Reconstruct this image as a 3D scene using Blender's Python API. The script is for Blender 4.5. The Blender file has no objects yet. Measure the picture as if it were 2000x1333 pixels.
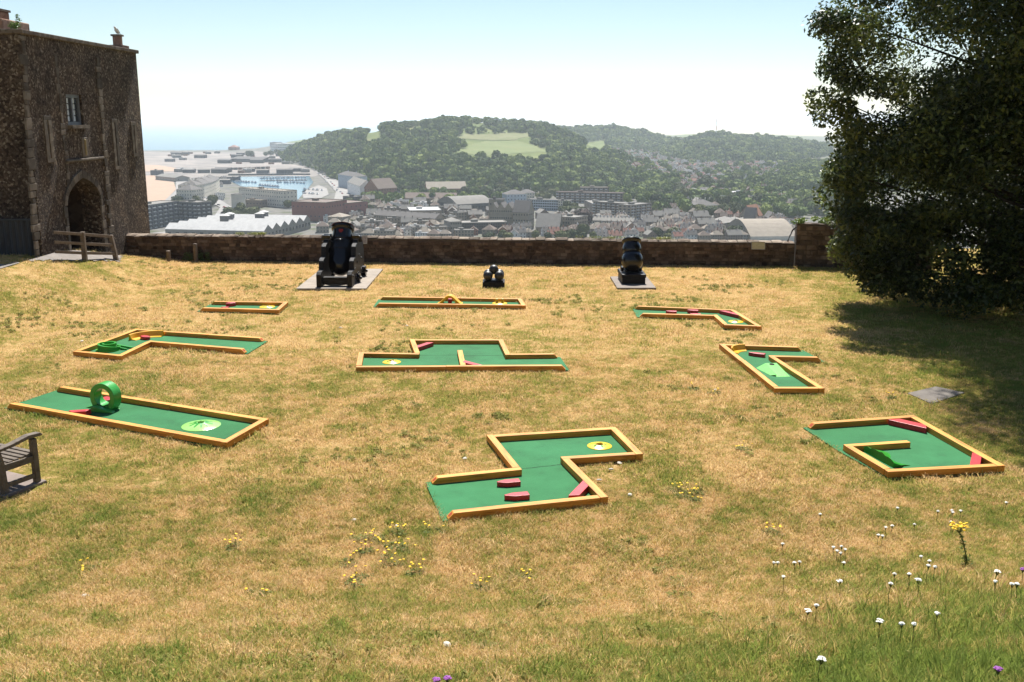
import bpy, math, random
import numpy as np
from mathutils import Vector, Matrix, noise as mnoise

rng = np.random.default_rng(7)
random.seed(7)
SC = bpy.context.scene
COL = SC.collection

# ------------------------------------------------------------------ camera
F = 1944.0; PX = 1000.0; PY = 666.5; HZ = 231.0; EYE = 4.8
PITCH = math.atan((PY - HZ) / F)
cam_d = bpy.data.cameras.new('camera'); cam = bpy.data.objects.new('camera', cam_d); COL.objects.link(cam)
cam.location = (0, 0, EYE); cam.rotation_euler = (math.pi / 2 - PITCH, 0, 0)
cam_d.sensor_width = 36; cam_d.lens = 36 * F / 2000; cam_d.clip_start = 0.1; cam_d.clip_end = 80000
SC.camera = cam
SC.render.resolution_x = 1024; SC.render.resolution_y = 682

# ------------------------------------------------------------------ sky, sun, exposure
SUN_EL = math.radians(55); SUN_AZ = math.radians(3)
w = bpy.data.worlds.new('World'); SC.world = w; w.use_nodes = True
nt = w.node_tree; bg = nt.nodes['Background']
sky = nt.nodes.new('ShaderNodeTexSky'); sky.sky_type = 'NISHITA'; sky.sun_disc = False
sky.sun_elevation = SUN_EL; sky.sun_rotation = SUN_AZ
sky.air_density = 1.0; sky.dust_density = 0.1; sky.ozone_density = 2.0; sky.altitude = 110
nt.links.new(sky.outputs[0], bg.inputs['Color']); bg.inputs['Strength'].default_value = 0.057
sun_d = bpy.data.lights.new('sun', 'SUN'); sun_d.energy = 5.0; sun_d.angle = math.radians(0.5); sun_d.color = (1.0, 0.965, 0.90)
sun = bpy.data.objects.new('sun', sun_d); COL.objects.link(sun)
sd = Vector((math.sin(SUN_AZ) * math.cos(SUN_EL), math.cos(SUN_AZ) * math.cos(SUN_EL), math.sin(SUN_EL)))
sun.rotation_euler = sd.to_track_quat('Z', 'Y').to_euler(); sun.location = (0, 20, 40)
SC.view_settings.view_transform = 'Standard'; SC.view_settings.look = 'None'
SC.view_settings.exposure = 1.05; SC.view_settings.gamma = 1.0; SC.view_settings.use_curve_mapping = False
SC.cycles.use_denoising = True
SC.cycles.max_bounces = 6; SC.cycles.diffuse_bounces = 3; SC.cycles.glossy_bounces = 2
SC.cycles.transmission_bounces = 3; SC.cycles.volume_bounces = 1; SC.cycles.transparent_max_bounces = 6
SC.cycles.sample_clamp_indirect = 6

# ------------------------------------------------------------------ pixel -> place helpers (2000 x 1333 frame)
cP, sP = math.cos(PITCH), math.sin(PITCH)
def ray(px, py):
    u = (px - PX) / F; v = (PY - py) / F
    return Vector((u, cP + v * sP, -sP + v * cP))
def at(px, py, z=0.0):
    r = ray(px, py); t = (z - EYE) / r.z
    return Vector((r.x * t, r.y * t, z))
def atY(px, py, Y):
    r = ray(px, py); t = Y / r.y
    return Vector((r.x * t, Y, EYE + r.z * t))
def atX(px, py, X):
    r = ray(px, py); t = X / r.x
    return Vector((X, r.y * t, EYE + r.z * t))
def project(x, y, z):
    dz = z - EYE
    dep = y * cP - dz * sP; up = y * sP + dz * cP
    return PX + F * x / dep, PY - F * up / dep

def sstep(a, b, x):
    t = np.clip((np.asarray(x, float) - a) / (b - a), 0, 1); return t * t * (3 - 2 * t)
def ground_h(x, y):
    """lawn height: flat by the course, a bank rising to the viewer, a rise by the gatehouse"""
    x = np.asarray(x, float); y = np.asarray(y, float)
    d0 = 9.3 + np.clip(x - 1.5, 0, 6) * 0.30
    k = 0.5
    z = 0.35 * k * np.logaddexp(0, (d0 - y) / k)
    z = z * 1.0
    z = z + 1.05 * sstep(-10.5, -13.8, x) * sstep(36.0, 28.5, y) * sstep(17, 25, y)
    return z
def on_ground(px, py, dz=0.0):
    r = ray(px, py); t = 2.0
    for _ in range(400):
        p = Vector((0, 0, EYE)) + r * t
        e = p.z - float(ground_h(p.x, p.y)) - dz
        if e < 0.002: break
        t += max(e * 0.6, 0.002)
    return p

# ------------------------------------------------------------------ materials
MATS = {}
def new_mat(name):
    m = bpy.data.materials.new(name); m.use_nodes = True
    return m, m.node_tree, m.node_tree.nodes['Principled BSDF']
def N(t, typ, **kw):
    n = t.nodes.new(typ)
    for k, v in kw.items():
        if hasattr(n, k): setattr(n, k, v)
    return n
def ramp(t, stops):
    r = t.nodes.new('ShaderNodeValToRGB'); e = r.color_ramp.elements
    while len(e) < len(stops): e.new(0.5)
    for el, (p, c) in zip(e, stops): el.position = p; el.color = (*c, 1)
    return r
def mat(name, col, col2=None, scale=3.0, rough=0.8, bump=0.0, bscale=None, spec=0.3, metal=0.0, detail=6, coords='Object', rnd=0.0):
    """plain surface with two-tone noise and fine relief"""
    if name in MATS: return MATS[name]
    m, t, b = new_mat(name)
    tc = N(t, 'ShaderNodeTexCoord')
    src = tc.outputs['Object'] if coords == 'Object' else N(t, 'ShaderNodeNewGeometry').outputs['Position']
    nz = N(t, 'ShaderNodeTexNoise'); nz.inputs['Scale'].default_value = scale; nz.inputs['Detail'].default_value = detail; nz.inputs['Roughness'].default_value = .65
    t.links.new(src, nz.inputs['Vector'])
    c2 = col2 or tuple(c * 0.72 for c in col)
    r = ramp(t, [(0.32, c2), (0.68, col)])
    t.links.new(nz.outputs['Fac'], r.inputs['Fac'])
    out = r.outputs['Color']
    if rnd:
        oi = N(t, 'ShaderNodeObjectInfo')
        hs = N(t, 'ShaderNodeHueSaturation')
        mr = N(t, 'ShaderNodeMapRange'); mr.inputs['To Min'].default_value = 1 - rnd; mr.inputs['To Max'].default_value = 1 + rnd
        t.links.new(oi.outputs['Random'], mr.inputs['Value']); t.links.new(mr.outputs[0], hs.inputs['Value'])
        mr2 = N(t, 'ShaderNodeMapRange'); mr2.inputs['To Min'].default_value = .5 - rnd * .05; mr2.inputs['To Max'].default_value = .5 + rnd * .05
        mm = N(t, 'ShaderNodeMath', operation='FRACT'); ml = N(t, 'ShaderNodeMath', operation='MULTIPLY'); ml.inputs[1].default_value = 7.31
        t.links.new(oi.outputs['Random'], ml.inputs[0]); t.links.new(ml.outputs[0], mm.inputs[0]); t.links.new(mm.outputs[0], mr2.inputs['Value']); t.links.new(mr2.outputs[0], hs.inputs['Hue'])
        t.links.new(out, hs.inputs['Color']); out = hs.outputs['Color']
    t.links.new(out, b.inputs['Base Color'])
    b.inputs['Roughness'].default_value = rough; b.inputs['Specular IOR Level'].default_value = spec; b.inputs['Metallic'].default_value = metal
    if bump:
        n2 = N(t, 'ShaderNodeTexNoise'); n2.inputs['Scale'].default_value = bscale or scale * 4; n2.inputs['Detail'].default_value = 5
        t.links.new(src, n2.inputs['Vector'])
        bp = N(t, 'ShaderNodeBump'); bp.inputs['Strength'].default_value = min(1, bump); bp.inputs['Distance'].default_value = 0.02 if bump <= 1 else 0.02 * bump
        t.links.new(n2.outputs['Fac'], bp.inputs['Height']); t.links.new(bp.outputs[0], b.inputs['Normal'])
    MATS[name] = m
    return m

# ------------------------------------------------------------------ mesh builder
class MB:
    def __init__(s): s.v = []; s.f = []
    def add(s, vs, fs):
        o = len(s.v); s.v += [tuple(p) for p in vs]; s.f += [tuple(i + o for i in f) for f in fs]; return s
    def box(s, c, size, rz=0.0, M=None):
        a, b, d = size[0] / 2, size[1] / 2, size[2] / 2
        P = [Vector((x, y, z)) for z in (-d, d) for y in (-b, b) for x in (-a, a)]
        R = M if M is not None else Matrix.Rotation(rz, 3, 'Z')
        P = [R @ p + Vector(c) for p in P]
        return s.add(P, [(0, 2, 3, 1), (4, 5, 7, 6), (0, 1, 5, 4), (2, 6, 7, 3), (0, 4, 6, 2), (1, 3, 7, 5)])
    def prism(s, poly, z0, z1, top=None):
        n = len(poly); tp = top or poly
        zz = lambda z, i: z[i] if isinstance(z, (list, tuple)) else z
        P = [(p[0], p[1], zz(z0, i)) for i, p in enumerate(poly)] + [(p[0], p[1], zz(z1, i)) for i, p in enumerate(tp)]
        ar = sum(poly[i][0] * poly[(i + 1) % n][1] - poly[(i + 1) % n][0] * poly[i][1] for i in range(n))
        idx = list(range(n))
        fs = [tuple(idx[::-1]), tuple(i + n for i in idx)] + [(i, (i + 1) % n, (i + 1) % n + n, i + n) for i in idx]
        if ar < 0: fs = [f[::-1] for f in fs]
        return s.add(P, fs)
    def extrude(s, poly, vec):
        """planar 3-D polygon pushed along vec"""
        n = len(poly); v = Vector(vec)
        P = [Vector(p) for p in poly] + [Vector(p) + v for p in poly]
        fs = [tuple(range(n))[::-1], tuple(range(n, 2 * n))] + [(i, (i + 1) % n, (i + 1) % n + n, i + n) for i in range(n)]
        return s.add(P, fs)
    def tube(s, pts, rad, n=8, caps=True):
        pts = [Vector(p) for p in pts]; m = len(pts); base = len(s.v); fs = []
        up = Vector((0, 0, 1)); V = []
        for i, p in enumerate(pts):
            d = (pts[min(i + 1, m - 1)] - pts[max(i - 1, 0)]).normalized()
            a = d.cross(up if abs(d.z) < .95 else Vector((1, 0, 0))).normalized(); b = d.cross(a)
            r = rad[i] if isinstance(rad, (list, tuple)) else rad
            V += [p + (a * math.cos(2 * math.pi * k / n) + b * math.sin(2 * math.pi * k / n)) * r for k in range(n)]
        for i in range(m - 1):
            for k in range(n):
                fs.append((i * n + k, i * n + (k + 1) % n, (i + 1) * n + (k + 1) % n, (i + 1) * n + k))
        if caps: fs += [tuple(range(n))[::-1], tuple((m - 1) * n + k for k in range(n))]
        return s.add(V, fs)
    def lathe(s, prof, n=24, M=None, cap0=True, cap1=True):
        """prof: (radius, height) pairs about local Z"""
        M = M or Matrix.Identity(4); V = []; fs = []; m = len(prof)
        for r, h in prof:
            for k in range(n):
                a = 2 * math.pi * k / n; V.append(M @ Vector((r * math.cos(a), r * math.sin(a), h)))
        for i in range(m - 1):
            for k in range(n):
                fs.append((i * n + k, i * n + (k + 1) % n, (i + 1) * n + (k + 1) % n, (i + 1) * n + k))
        if cap0: fs.append(tuple(range(n))[::-1])
        if cap1: fs.append(tuple((m - 1) * n + k for k in range(n)))
        return s.add(V, fs)
    def mesh(s, name):
        me = bpy.data.meshes.new(name); me.from_pydata([tuple(p) for p in s.v], [], s.f); me.update(); return me
    def build(s, name, m, parent=None, smooth=False, bevel=0.0, loc=None):
        me = s.mesh(name)
        if m: me.materials.append(m)
        if smooth:
            if smooth is True: me.shade_smooth()
            else:
                me.shade_smooth()
                me.set_sharp_from_angle(angle=math.radians(smooth))
        o = bpy.data.objects.new(name, me); COL.objects.link(o)
        if parent: o.parent = parent
        if loc is not None: o.location = loc
        if bevel:
            bv = o.modifiers.new('bevel', 'BEVEL'); bv.width = bevel; bv.segments = 2; bv.limit_method = 'ANGLE'; bv.angle_limit = math.radians(40)
        return o
def np_mesh(name, verts, quads=None, tris=None):
    me = bpy.data.meshes.new(name); verts = np.asarray(verts, np.float32)
    me.vertices.add(len(verts)); me.vertices.foreach_set('co', verts.ravel())
    loops = []; starts = []; tot = 0
    if quads is not None and len(quads):
        q = np.asarray(quads, np.int32); loops.append(q.ravel()); starts.append(np.arange(len(q)) * 4 + tot); tot += q.size
    if tris is not None and len(tris):
        q = np.asarray(tris, np.int32); loops.append(q.ravel()); starts.append(np.arange(len(q)) * 3 + tot); tot += q.size
    L = np.concatenate(loops); S = np.concatenate(starts)
    me.loops.add(len(L)); me.loops.foreach_set('vertex_index', L.astype(np.int32))
    me.polygons.add(len(S)); me.polygons.foreach_set('loop_start', S.astype(np.int32))
    me.update(calc_edges=True); me.validate()
    return me
def link(name, me, m=None, parent=None):
    if m and not me.materials: me.materials.append(m)
    o = bpy.data.objects.new(name, me); COL.objects.link(o)
    if parent: o.parent = parent
    return o
def tag(o, label=None, cat=None, group=None, kind=None):
    if label: o['label'] = label
    if cat: o['category'] = cat
    if group: o['group'] = group
    if kind: o['kind'] = kind
    return o
def thing(name, loc, label, cat, group=None, rz=0.0):
    o = bpy.data.objects.new(name, None); COL.objects.link(o); o.location = loc; o.rotation_euler = (0, 0, rz); o.empty_display_size = .3
    return tag(o, label, cat, group)
def copy_tree(o, loc=None, rz=None, scale=None, label=None, group=None):
    c = o.copy(); COL.objects.link(c)
    if loc is not None: c.location = loc
    if rz is not None: c.rotation_euler = (0, 0, rz)
    if scale is not None: c.scale = scale if hasattr(scale, '__len__') else (scale,) * 3
    if label: c['label'] = label
    if group: c['group'] = group
    for ch in o.children:
        d = ch.copy(); COL.objects.link(d); d.parent = c
    return c
def scatter(name, pts, rots, scls, var, protos, label, cat):
    """one 'stuff' object: a point mesh that carries copies of the given meshes"""
    me = bpy.data.meshes.new(name); me.vertices.add(len(pts)); me.vertices.foreach_set('co', np.asarray(pts, np.float32).ravel())
    a = me.attributes.new('rot', 'FLOAT_VECTOR', 'POINT'); a.data.foreach_set('vector', np.asarray(rots, np.float32).ravel())
    a = me.attributes.new('scl', 'FLOAT_VECTOR', 'POINT'); a.data.foreach_set('vector', np.asarray(scls, np.float32).ravel())
    a = me.attributes.new('var', 'INT', 'POINT'); a.data.foreach_set('value', np.asarray(var, np.int32))
    o = bpy.data.objects.new(name, me); COL.objects.link(o)
    g = bpy.data.node_groups.new(name + '_nodes', 'GeometryNodeTree')
    g.interface.new_socket('Geometry', in_out='INPUT', socket_type='NodeSocketGeometry'); g.interface.new_socket('Geometry', in_out='OUTPUT', socket_type='NodeSocketGeometry')
    gi = g.nodes.new('NodeGroupInput'); go = g.nodes.new('NodeGroupOutput'); j = g.nodes.new('GeometryNodeJoinGeometry')
    def attr(nm, ty):
        n = g.nodes.new('GeometryNodeInputNamedAttribute'); n.data_type = ty; n.inputs['Name'].default_value = nm; return n.outputs['Attribute']
    R = attr('rot', 'FLOAT_VECTOR'); S = attr('scl', 'FLOAT_VECTOR'); V = attr('var', 'INT')
    for k, me_p in enumerate(protos):
        po = bpy.data.objects.new(name + '_piece', me_p)
        oi = g.nodes.new('GeometryNodeObjectInfo'); oi.inputs['Object'].default_value = po
        ip = g.nodes.new('GeometryNodeInstanceOnPoints')
        cmp = g.nodes.new('FunctionNodeCompare'); cmp.data_type = 'INT'; cmp.operation = 'EQUAL'
        ins = [s for s in cmp.inputs if s.type == 'INT']
        g.links.new(V, ins[0]); ins[1].default_value = k
        e2r = g.nodes.new('FunctionNodeEulerToRotation')
        g.links.new(R, e2r.inputs[0]); g.links.new(gi.outputs[0], ip.inputs['Points']); g.links.new(cmp.outputs[0], ip.inputs['Selection'])
        g.links.new(oi.outputs['Geometry'], ip.inputs['Instance']); g.links.new(e2r.outputs[0], ip.inputs['Rotation']); g.links.new(S, ip.inputs['Scale'])
        g.links.new(ip.outputs[0], j.inputs[0])
    g.links.new(j.outputs[0], go.inputs[0])
    md = o.modifiers.new('scatter', 'NODES'); md.node_group = g
    return tag(o, label, cat, kind='stuff')
def in_poly(x, y, poly):
    x = np.asarray(x); y = np.asarray(y); c = np.zeros(x.shape, bool); n = len(poly)
    for i in range(n):
        x0, y0 = poly[i][0], poly[i][1]; x1, y1 = poly[(i + 1) % n][0], poly[(i + 1) % n][1]
        if y0 == y1: continue
        k = ((y0 > y) != (y1 > y)) & (x < (x1 - x0) * (y - y0) / (y1 - y0) + x0); c ^= k
    return c
def vnoise(x, y, s, seed=0.0):
    """cheap smooth value noise, vectorised"""
    x = np.asarray(x) * s + seed * 17.3; y = np.asarray(y) * s - seed * 9.1
    xi = np.floor(x); yi = np.floor(y); fx = x - xi; fy = y - yi; fx = fx * fx * (3 - 2 * fx); fy = fy * fy * (3 - 2 * fy)
    h = lambda a, b: np.modf(np.abs(np.sin(a * 127.1 + b * 311.7 + seed) * 43758.5453))[0]
    return (h(xi, yi) * (1 - fx) + h(xi + 1, yi) * fx) * (1 - fy) + (h(xi, yi + 1) * (1 - fx) + h(xi + 1, yi + 1) * fx) * fy

# ================================================================== LARGE SETTING: terrain, sea, hills
TOWN = -96.0
def ang_d(py, z=TOWN):           # level distance at which a sight line through row py meets height z
    v = (PY - py) / F
    a = PITCH - math.atan(v)
    return (EYE - z) / math.tan(max(a, 1e-3))
def crest_z(py, D):
    return EYE + D * math.tan(math.atan((PY - py) / F) - PITCH)
HILLS = [  # (column, foot row, crest row, crest distance)
    dict(t=[(555, 318, 294, 2600), (590, 322, 284, 2500), (640, 347, 272, 2350), (700, 367, 262, 2200), (760, 377, 249, 2150), (870, 378, 236, 2150),
            (960, 380, 240, 2250), (1050, 384, 244, 2300), (1110, 382, 262, 2250), (1170, 376, 290, 2100), (1225, 372, 318, 1850), (1290, 372, 340, 1700), (1335, 372, 354, 1650), (1375, 372, 368, 1600)]),
    dict(t=[(960, 300, 262, 3300), (1040, 304, 248, 3300), (1100, 306, 254, 3300), (1200, 306, 262, 3300), (1260, 304, 270, 3300), (1330, 306, 284, 3300), (1420, 308, 303, 3300)]),
    dict(t=[(1270, 312, 306, 3000), (1300, 314, 290, 3000), (1340, 318, 277, 3000), (1400, 320, 270, 3000), (1480, 320, 273, 3000), (1550, 318, 285, 3000), (1620, 316, 294, 3000), (1720, 314, 300, 3000), (2100, 314, 300, 3000)]),
    dict(t=[(1410, 368, 364, 1750), (1450, 372, 352, 1850), (1500, 378, 338, 1950), (1560, 384, 328, 2000), (1650, 388, 320, 2000), (1800, 390, 312, 2000), (2200, 390, 312, 2000)]),
    dict(t=[(1150, 285, 268, 5200), (1230, 280, 266, 5200), (1300, 280, 267, 5200), (1350, 281, 269, 5200), (1400, 290, 282, 5200), (1540, 300, 298, 5200), (1610, 298, 292, 5200), (1680, 296, 290, 5200), (2200, 296, 289, 5200)]),
]
for h in HILLS:
    T = np.array(h['t'], float)
    h['u'] = (T[:, 0] - 1000) / 1975.0
    h['df'] = np.array([ang_d(r) for r in T[:, 1]])
    h['dc'] = T[:, 3]
    h['hc'] = np.array([crest_z(r, D) - TOWN for r, D in zip(T[:, 2], T[:, 3])])
def hill_parts(u, d):
    out = []
    for h in HILLS:
        m = (u >= h['u'][0] - .004) & (u <= h['u'][-1] + .004)
        df = np.interp(u, h['u'], h['df']); dc = np.interp(u, h['u'], h['dc']); hc = np.interp(u, h['u'], h['hc'])
        t = np.clip((d - df) / np.maximum(dc - df, 60), 0, 1)
        S = 0.55 * t + 0.45 * np.sin(t * math.pi / 2) ** 1.2
        back = np.clip((d - dc) / 900, 0, 1)
        z = hc * S * (1 - .62 * back)
        edge = np.minimum(sstep(0, .012, u - h['u'][0] + .004), sstep(0, .012, h['u'][-1] + .004 - u))
        out.append(np.where(m, z * edge, 0))
    return out
def terrain_h(x, y):
    x = np.asarray(x, float); y = np.asarray(y, float)
    d = np.hypot(x, y); u = x / np.maximum(y, 1e-6)
    z = np.full(x.shape, TOWN)
    H = hill_parts(u, d); hh = np.maximum.reduce(H)
    und = (vnoise(x, y, 1 / 180., 1) - .5) * 16 + (vnoise(x, y, 1 / 70., 2) - .5) * 6
    z = z + hh + und * np.clip(hh / 40, 0, 1)
    # castle slope under the wall
    s = sstep(36, 520, d)
    z = np.where(d < 520, -2.0 - (94.0) * s ** .6, z)
    # the sea floor on the left
    coast = np.interp(u, [(60 - 1000) / 1975., (195 - 1000) / 1975., (201 - 1000) / 1975., (285 - 1000) / 1975., (430 - 1000) / 1975., (500 - 1000) / 1975., (555 - 1000) / 1975., (600 - 1000) / 1975., (700 - 1000) / 1975.],
                      [1150, 1350, 3450, 3450, 3400, 3560, 4100, 4300, 4300])
    sea = (u < (1010 - 1000) / 1975.) & (d > coast)
    z = np.where(sea, -112.0, z)
    return z

# land sheet
us = np.concatenate([np.linspace(-1.5, -.56, 14)[:-1], np.linspace(-.56, .60, 420), np.linspace(.60, 1.5, 14)[1:]])
ds = np.concatenate([np.geomspace(38, 800, 26)[:-1], np.geomspace(800, 4500, 230), np.geomspace(4600, 5700, 8)])
U, D = np.meshgrid(us, ds); Y = D / np.sqrt(1 + U * U); X = U * Y
Z = terrain_h(X, Y)
nA = len(us); nD = len(ds); i = np.arange((nD - 1) * (nA - 1)); r_ = i // (nA - 1); c_ = i % (nA - 1); k = r_ * nA + c_
me = np_mesh('terrain', np.stack([X, Y, Z], -1).reshape(-1, 3), quads=np.stack([k, k + 1, k + nA + 1, k + nA], -1))
m, t, b = new_mat('valley_ground')
geo = N(t, 'ShaderNodeNewGeometry'); sep = N(t, 'ShaderNodeSeparateXYZ'); t.links.new(geo.outputs['Position'], sep.inputs[0])
mr = N(t, 'ShaderNodeMapRange'); mr.inputs['From Min'].default_value = TOWN + 2; mr.inputs['From Max'].default_value = TOWN + 12; t.links.new(sep.outputs['Z'], mr.inputs['Value'])
n1 = N(t, 'ShaderNodeTexNoise'); n1.inputs['Scale'].default_value = .012; n1.inputs['Detail'].default_value = 8; t.links.new(geo.outputs['Position'], n1.inputs['Vector'])
urb = ramp(t, [(.35, (.10, .10, .095)), (.5, (.16, .15, .135)), (.65, (.075, .085, .05))])
gr = ramp(t, [(.3, (.075, .10, .03)), (.55, (.12, .145, .045)), (.75, (.19, .175, .075))])
n2 = N(t, 'ShaderNodeTexNoise'); n2.inputs['Scale'].default_value = .05; n2.inputs['Detail'].default_value = 8; t.links.new(geo.outputs['Position'], n2.inputs['Vector'])
t.links.new(n2.outputs['Fac'], urb.inputs['Fac']); t.links.new(n1.outputs['Fac'], gr.inputs['Fac'])
mx = N(t, 'ShaderNodeMix', data_type='RGBA'); t.links.new(mr.outputs[0], mx.inputs['Factor']); t.links.new(urb.outputs[0], mx.inputs['A']); t.links.new(gr.outputs[0], mx.inputs['B'])
t.links.new(mx.outputs['Result'], b.inputs['Base Color']); b.inputs['Roughness'].default_value = .95; b.inputs['Specular IOR Level'].default_value = .1
me.shade_smooth()
tag(link('terrain', me, m), 'valley floor and wooded hills beyond the town', 'hills', kind='structure')

# sea
mb = MB(); mb.add([(-30000, 300, -100), (-15, 300, -100), (-1700, 34000, -100), (-30000, 34000, -100)], [(0, 1, 2, 3)])
m, t, b = new_mat('sea_water')
b.inputs['Base Color'].default_value = (.055, .13, .16, 1); b.inputs['Roughness'].default_value = .22
geo = N(t, 'ShaderNodeNewGeometry'); n1 = N(t, 'ShaderNodeTexNoise'); n1.inputs['Scale'].default_value = .03; n1.inputs['Detail'].default_value = 8; t.links.new(geo.outputs['Position'], n1.inputs['Vector'])
bp = N(t, 'ShaderNodeBump'); bp.inputs['Strength'].default_value = .6; bp.inputs['Distance'].default_value = 2.5; t.links.new(n1.outputs['Fac'], bp.inputs['Height']); t.links.new(bp.outputs[0], b.inputs['Normal'])
tag(mb.build('sea', m), 'pale calm sea beyond the harbour', 'sea', kind='structure')

# haze: the summer air over valley and sea
mb = MB(); mb.box((-8000, 16990, -21.5), (46000, 34100, 183.0))
m = bpy.data.materials.new('haze_air'); m.use_nodes = True; t = m.node_tree; t.nodes.clear()
out = t.nodes.new('ShaderNodeOutputMaterial'); pv = t.nodes.new('ShaderNodeVolumePrincipled')
pv.inputs['Color'].default_value = (.84, .93, 1.0, 1); pv.inputs['Density'].default_value = HAZE = 8.0e-5; pv.inputs['Anisotropy'].default_value = 0.45
t.links.new(pv.outputs[0], out.inputs['Volume'])
haze = tag(mb.build('haze', m), 'pale summer haze over the valley and sea', 'haze', kind='stuff')

# ------------------------------------------------------------------ flat areas of the harbour and town (each a sheet above the one below)
def sheet(name, px, m, dz, label, cat):
    P = [at(x, y, TOWN + dz) for x, y in px]
    mb = MB(); mb.prism([(p.x, p.y) for p in P], TOWN + dz - .25, TOWN + dz)
    return tag(mb.build(name, m), label, cat, kind='structure')
SAND = mat('beach_sand', (.34, .225, .15), (.28, .19, .125), .05, coords='World')
CONC = mat('quay_concrete', (.27, .225, .195), (.07, .066, .062), .016, coords='World', detail=12)
TARM = mat('town_tarmac', (.24, .225, .21), (.17, .16, .15), .04, coords='World')
sheet('quay', [(200, 296), (430, 298), (500, 296), (560, 302), (612, 316), (648, 335), (612, 346), (445, 343), (345, 352), (200, 352)], CONC, .3, 'pale concrete quays of the outer harbour', 'quay')
sheet('beach', [(200, 345), (300, 343), (338, 352), (344, 370), (322, 392), (290, 402), (200, 410)], SAND, .6, 'bare sandy beach beside the seafront road', 'beach')
sheet('beach', [(200, 321), (310, 323), (346, 329), (338, 335), (200, 336)], SAND, .6, 'orange sand strip among the harbour quays', 'beach')
sheet('road', [(344, 352), (368, 352), (400, 372), (452, 404), (440, 425), (415, 428), (430, 405), (385, 385), (352, 372), (330, 395), (318, 395), (343, 372)], TARM, .9, 'pale seafront road behind the crescent', 'road')
sheet('road', [(598, 316), (622, 320), (640, 333), (672, 360), (692, 385), (680, 398), (652, 392), (656, 375), (636, 352), (612, 332)], TARM, .9, 'wide pale dual carriageway curving round the marina', 'road')
sheet('road', [(1336, 408), (1352, 372), (1366, 352), (1392, 337), (1398, 341), (1376, 358), (1366, 380), (1360, 412)], TARM, .9, 'pale road running up the valley between trees', 'road')
sheet('car_park', [(296, 456), (420, 438), (432, 414), (452, 408), (480, 415), (440, 438), (400, 456)], TARM, .9, 'tarmac car park beside the grey flats', 'car park')
m = mat('basin_water', (.045, .12, .19), (.035, .095, .15), .02, rough=.12, spec=.5, coords='World', bump=1.0, bscale=.4)
sheet('marina_water', [(447, 346), (604, 344), (612, 356), (582, 390), (558, 391), (546, 374), (470, 364), (448, 353)], m, .6, 'blue water of the marina basin', 'water')
sheet('slipway', [(590, 374), (622, 362), (638, 368), (642, 380), (628, 387), (592, 387)], TARM, .6, 'pale paved boatyard beside the marina', 'yard')

# ================================================================== LAWN
def lawn_color(t, geo):
    """dry straw lawn with greener patches; shared by the soil sheet and the blades"""
    P = geo.outputs['Position']
    def noi(s, d=6, r=.6):
        n = N(t, 'ShaderNodeTexNoise'); n.inputs['Scale'].default_value = s; n.inputs['Detail'].default_value = d; n.inputs['Roughness'].default_value = r
        t.links.new(P, n.inputs['Vector']); return n.outputs['Fac']
    def math_(op, a, b):
        n = N(t, 'ShaderNodeMath', operation=op)
        for i, v in enumerate((a, b)):
            if isinstance(v, (int, float)): n.inputs[i].default_value = v
            else: t.links.new(v, n.inputs[i])
        return n.outputs[0]
    sep = N(t, 'ShaderNodeSeparateXYZ'); t.links.new(P, sep.inputs[0])
    g = math_('ADD', math_('MULTIPLY', noi(.22, 3), .65), math_('MULTIPLY', noi(1.1, 5), .9))
    g = math_('ADD', math_('MULTIPLY', g, .8), math_('ADD', math_('MULTIPLY', noi(4.5, 4), .56), math_('MULTIPLY', noi(15.0, 3), .46)))
    # greener on the bank and under the tree, where the soil keeps water
    bank = N(t, 'ShaderNodeMapRange'); bank.inputs['From Min'].default_value = .15; bank.inputs['From Max'].default_value = 1.3; bank.inputs['To Max'].default_value = .20; t.links.new(sep.outputs['Z'], bank.inputs['Value'])
    right = N(t, 'ShaderNodeMapRange'); right.inputs['From Min'].default_value = 0.0; right.inputs['From Max'].default_value = 3.2; t.links.new(sep.outputs['X'], right.inputs['Value'])
    g = math_('ADD', g, math_('MULTIPLY', bank.outputs[0], math_('ADD', right.outputs[0], .25)))
    tree = N(t, 'ShaderNodeMapRange'); tree.inputs['From Min'].default_value = 6.5; tree.inputs['From Max'].default_value = 9; tree.inputs['To Max'].default_value = .14; t.links.new(sep.outputs['X'], tree.inputs['Value'])
    far = N(t, 'ShaderNodeMapRange'); far.inputs['From Min'].default_value = 17; far.inputs['From Max'].default_value = 30; far.inputs['To Max'].default_value = -.09; t.links.new(sep.outputs['Y'], far.inputs['Value'])
    g = math_('ADD', math_('ADD', g, tree.outputs[0]), far.outputs[0])
    return g, noi, math_
m, t, b = new_mat('lawn_turf')
geo = N(t, 'ShaderNodeNewGeometry'); g, noi, math_ = lawn_color(t, geo)
g = math_('SUBTRACT', g, .58)
straw = ramp(t, [(.30, (.26, .155, .052)), (.48, (.43, .28, .11)), (.62, (.54, .37, .17)), (.8, (.63, .46, .245))])
t.links.new(math_('ADD', math_('MULTIPLY', noi(28, 3, .7), .55), math_('MULTIPLY', noi(3.2, 5), .45)), straw.inputs['Fac'])
grn = ramp(t, [(.3, (.12, .10, .022)), (.55, (.25, .205, .05)), (.75, (.36, .29, .08))])
t.links.new(noi(34, 4, .75), grn.inputs['Fac'])
mk = ramp(t, [(.48, (0, 0, 0)), (.62, (1, 1, 1))]); t.links.new(g, mk.inputs['Fac'])
mx = N(t, 'ShaderNodeMix', data_type='RGBA'); t.links.new(mk.outputs[0], mx.inputs['Factor']); t.links.new(straw.outputs[0], mx.inputs['A']); t.links.new(grn.outputs[0], mx.inputs['B'])
t.links.new(mx.outputs['Result'], b.inputs['Base Color']); b.inputs['Roughness'].default_value = 1; b.inputs['Specular IOR Level'].default_value = .05
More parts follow.
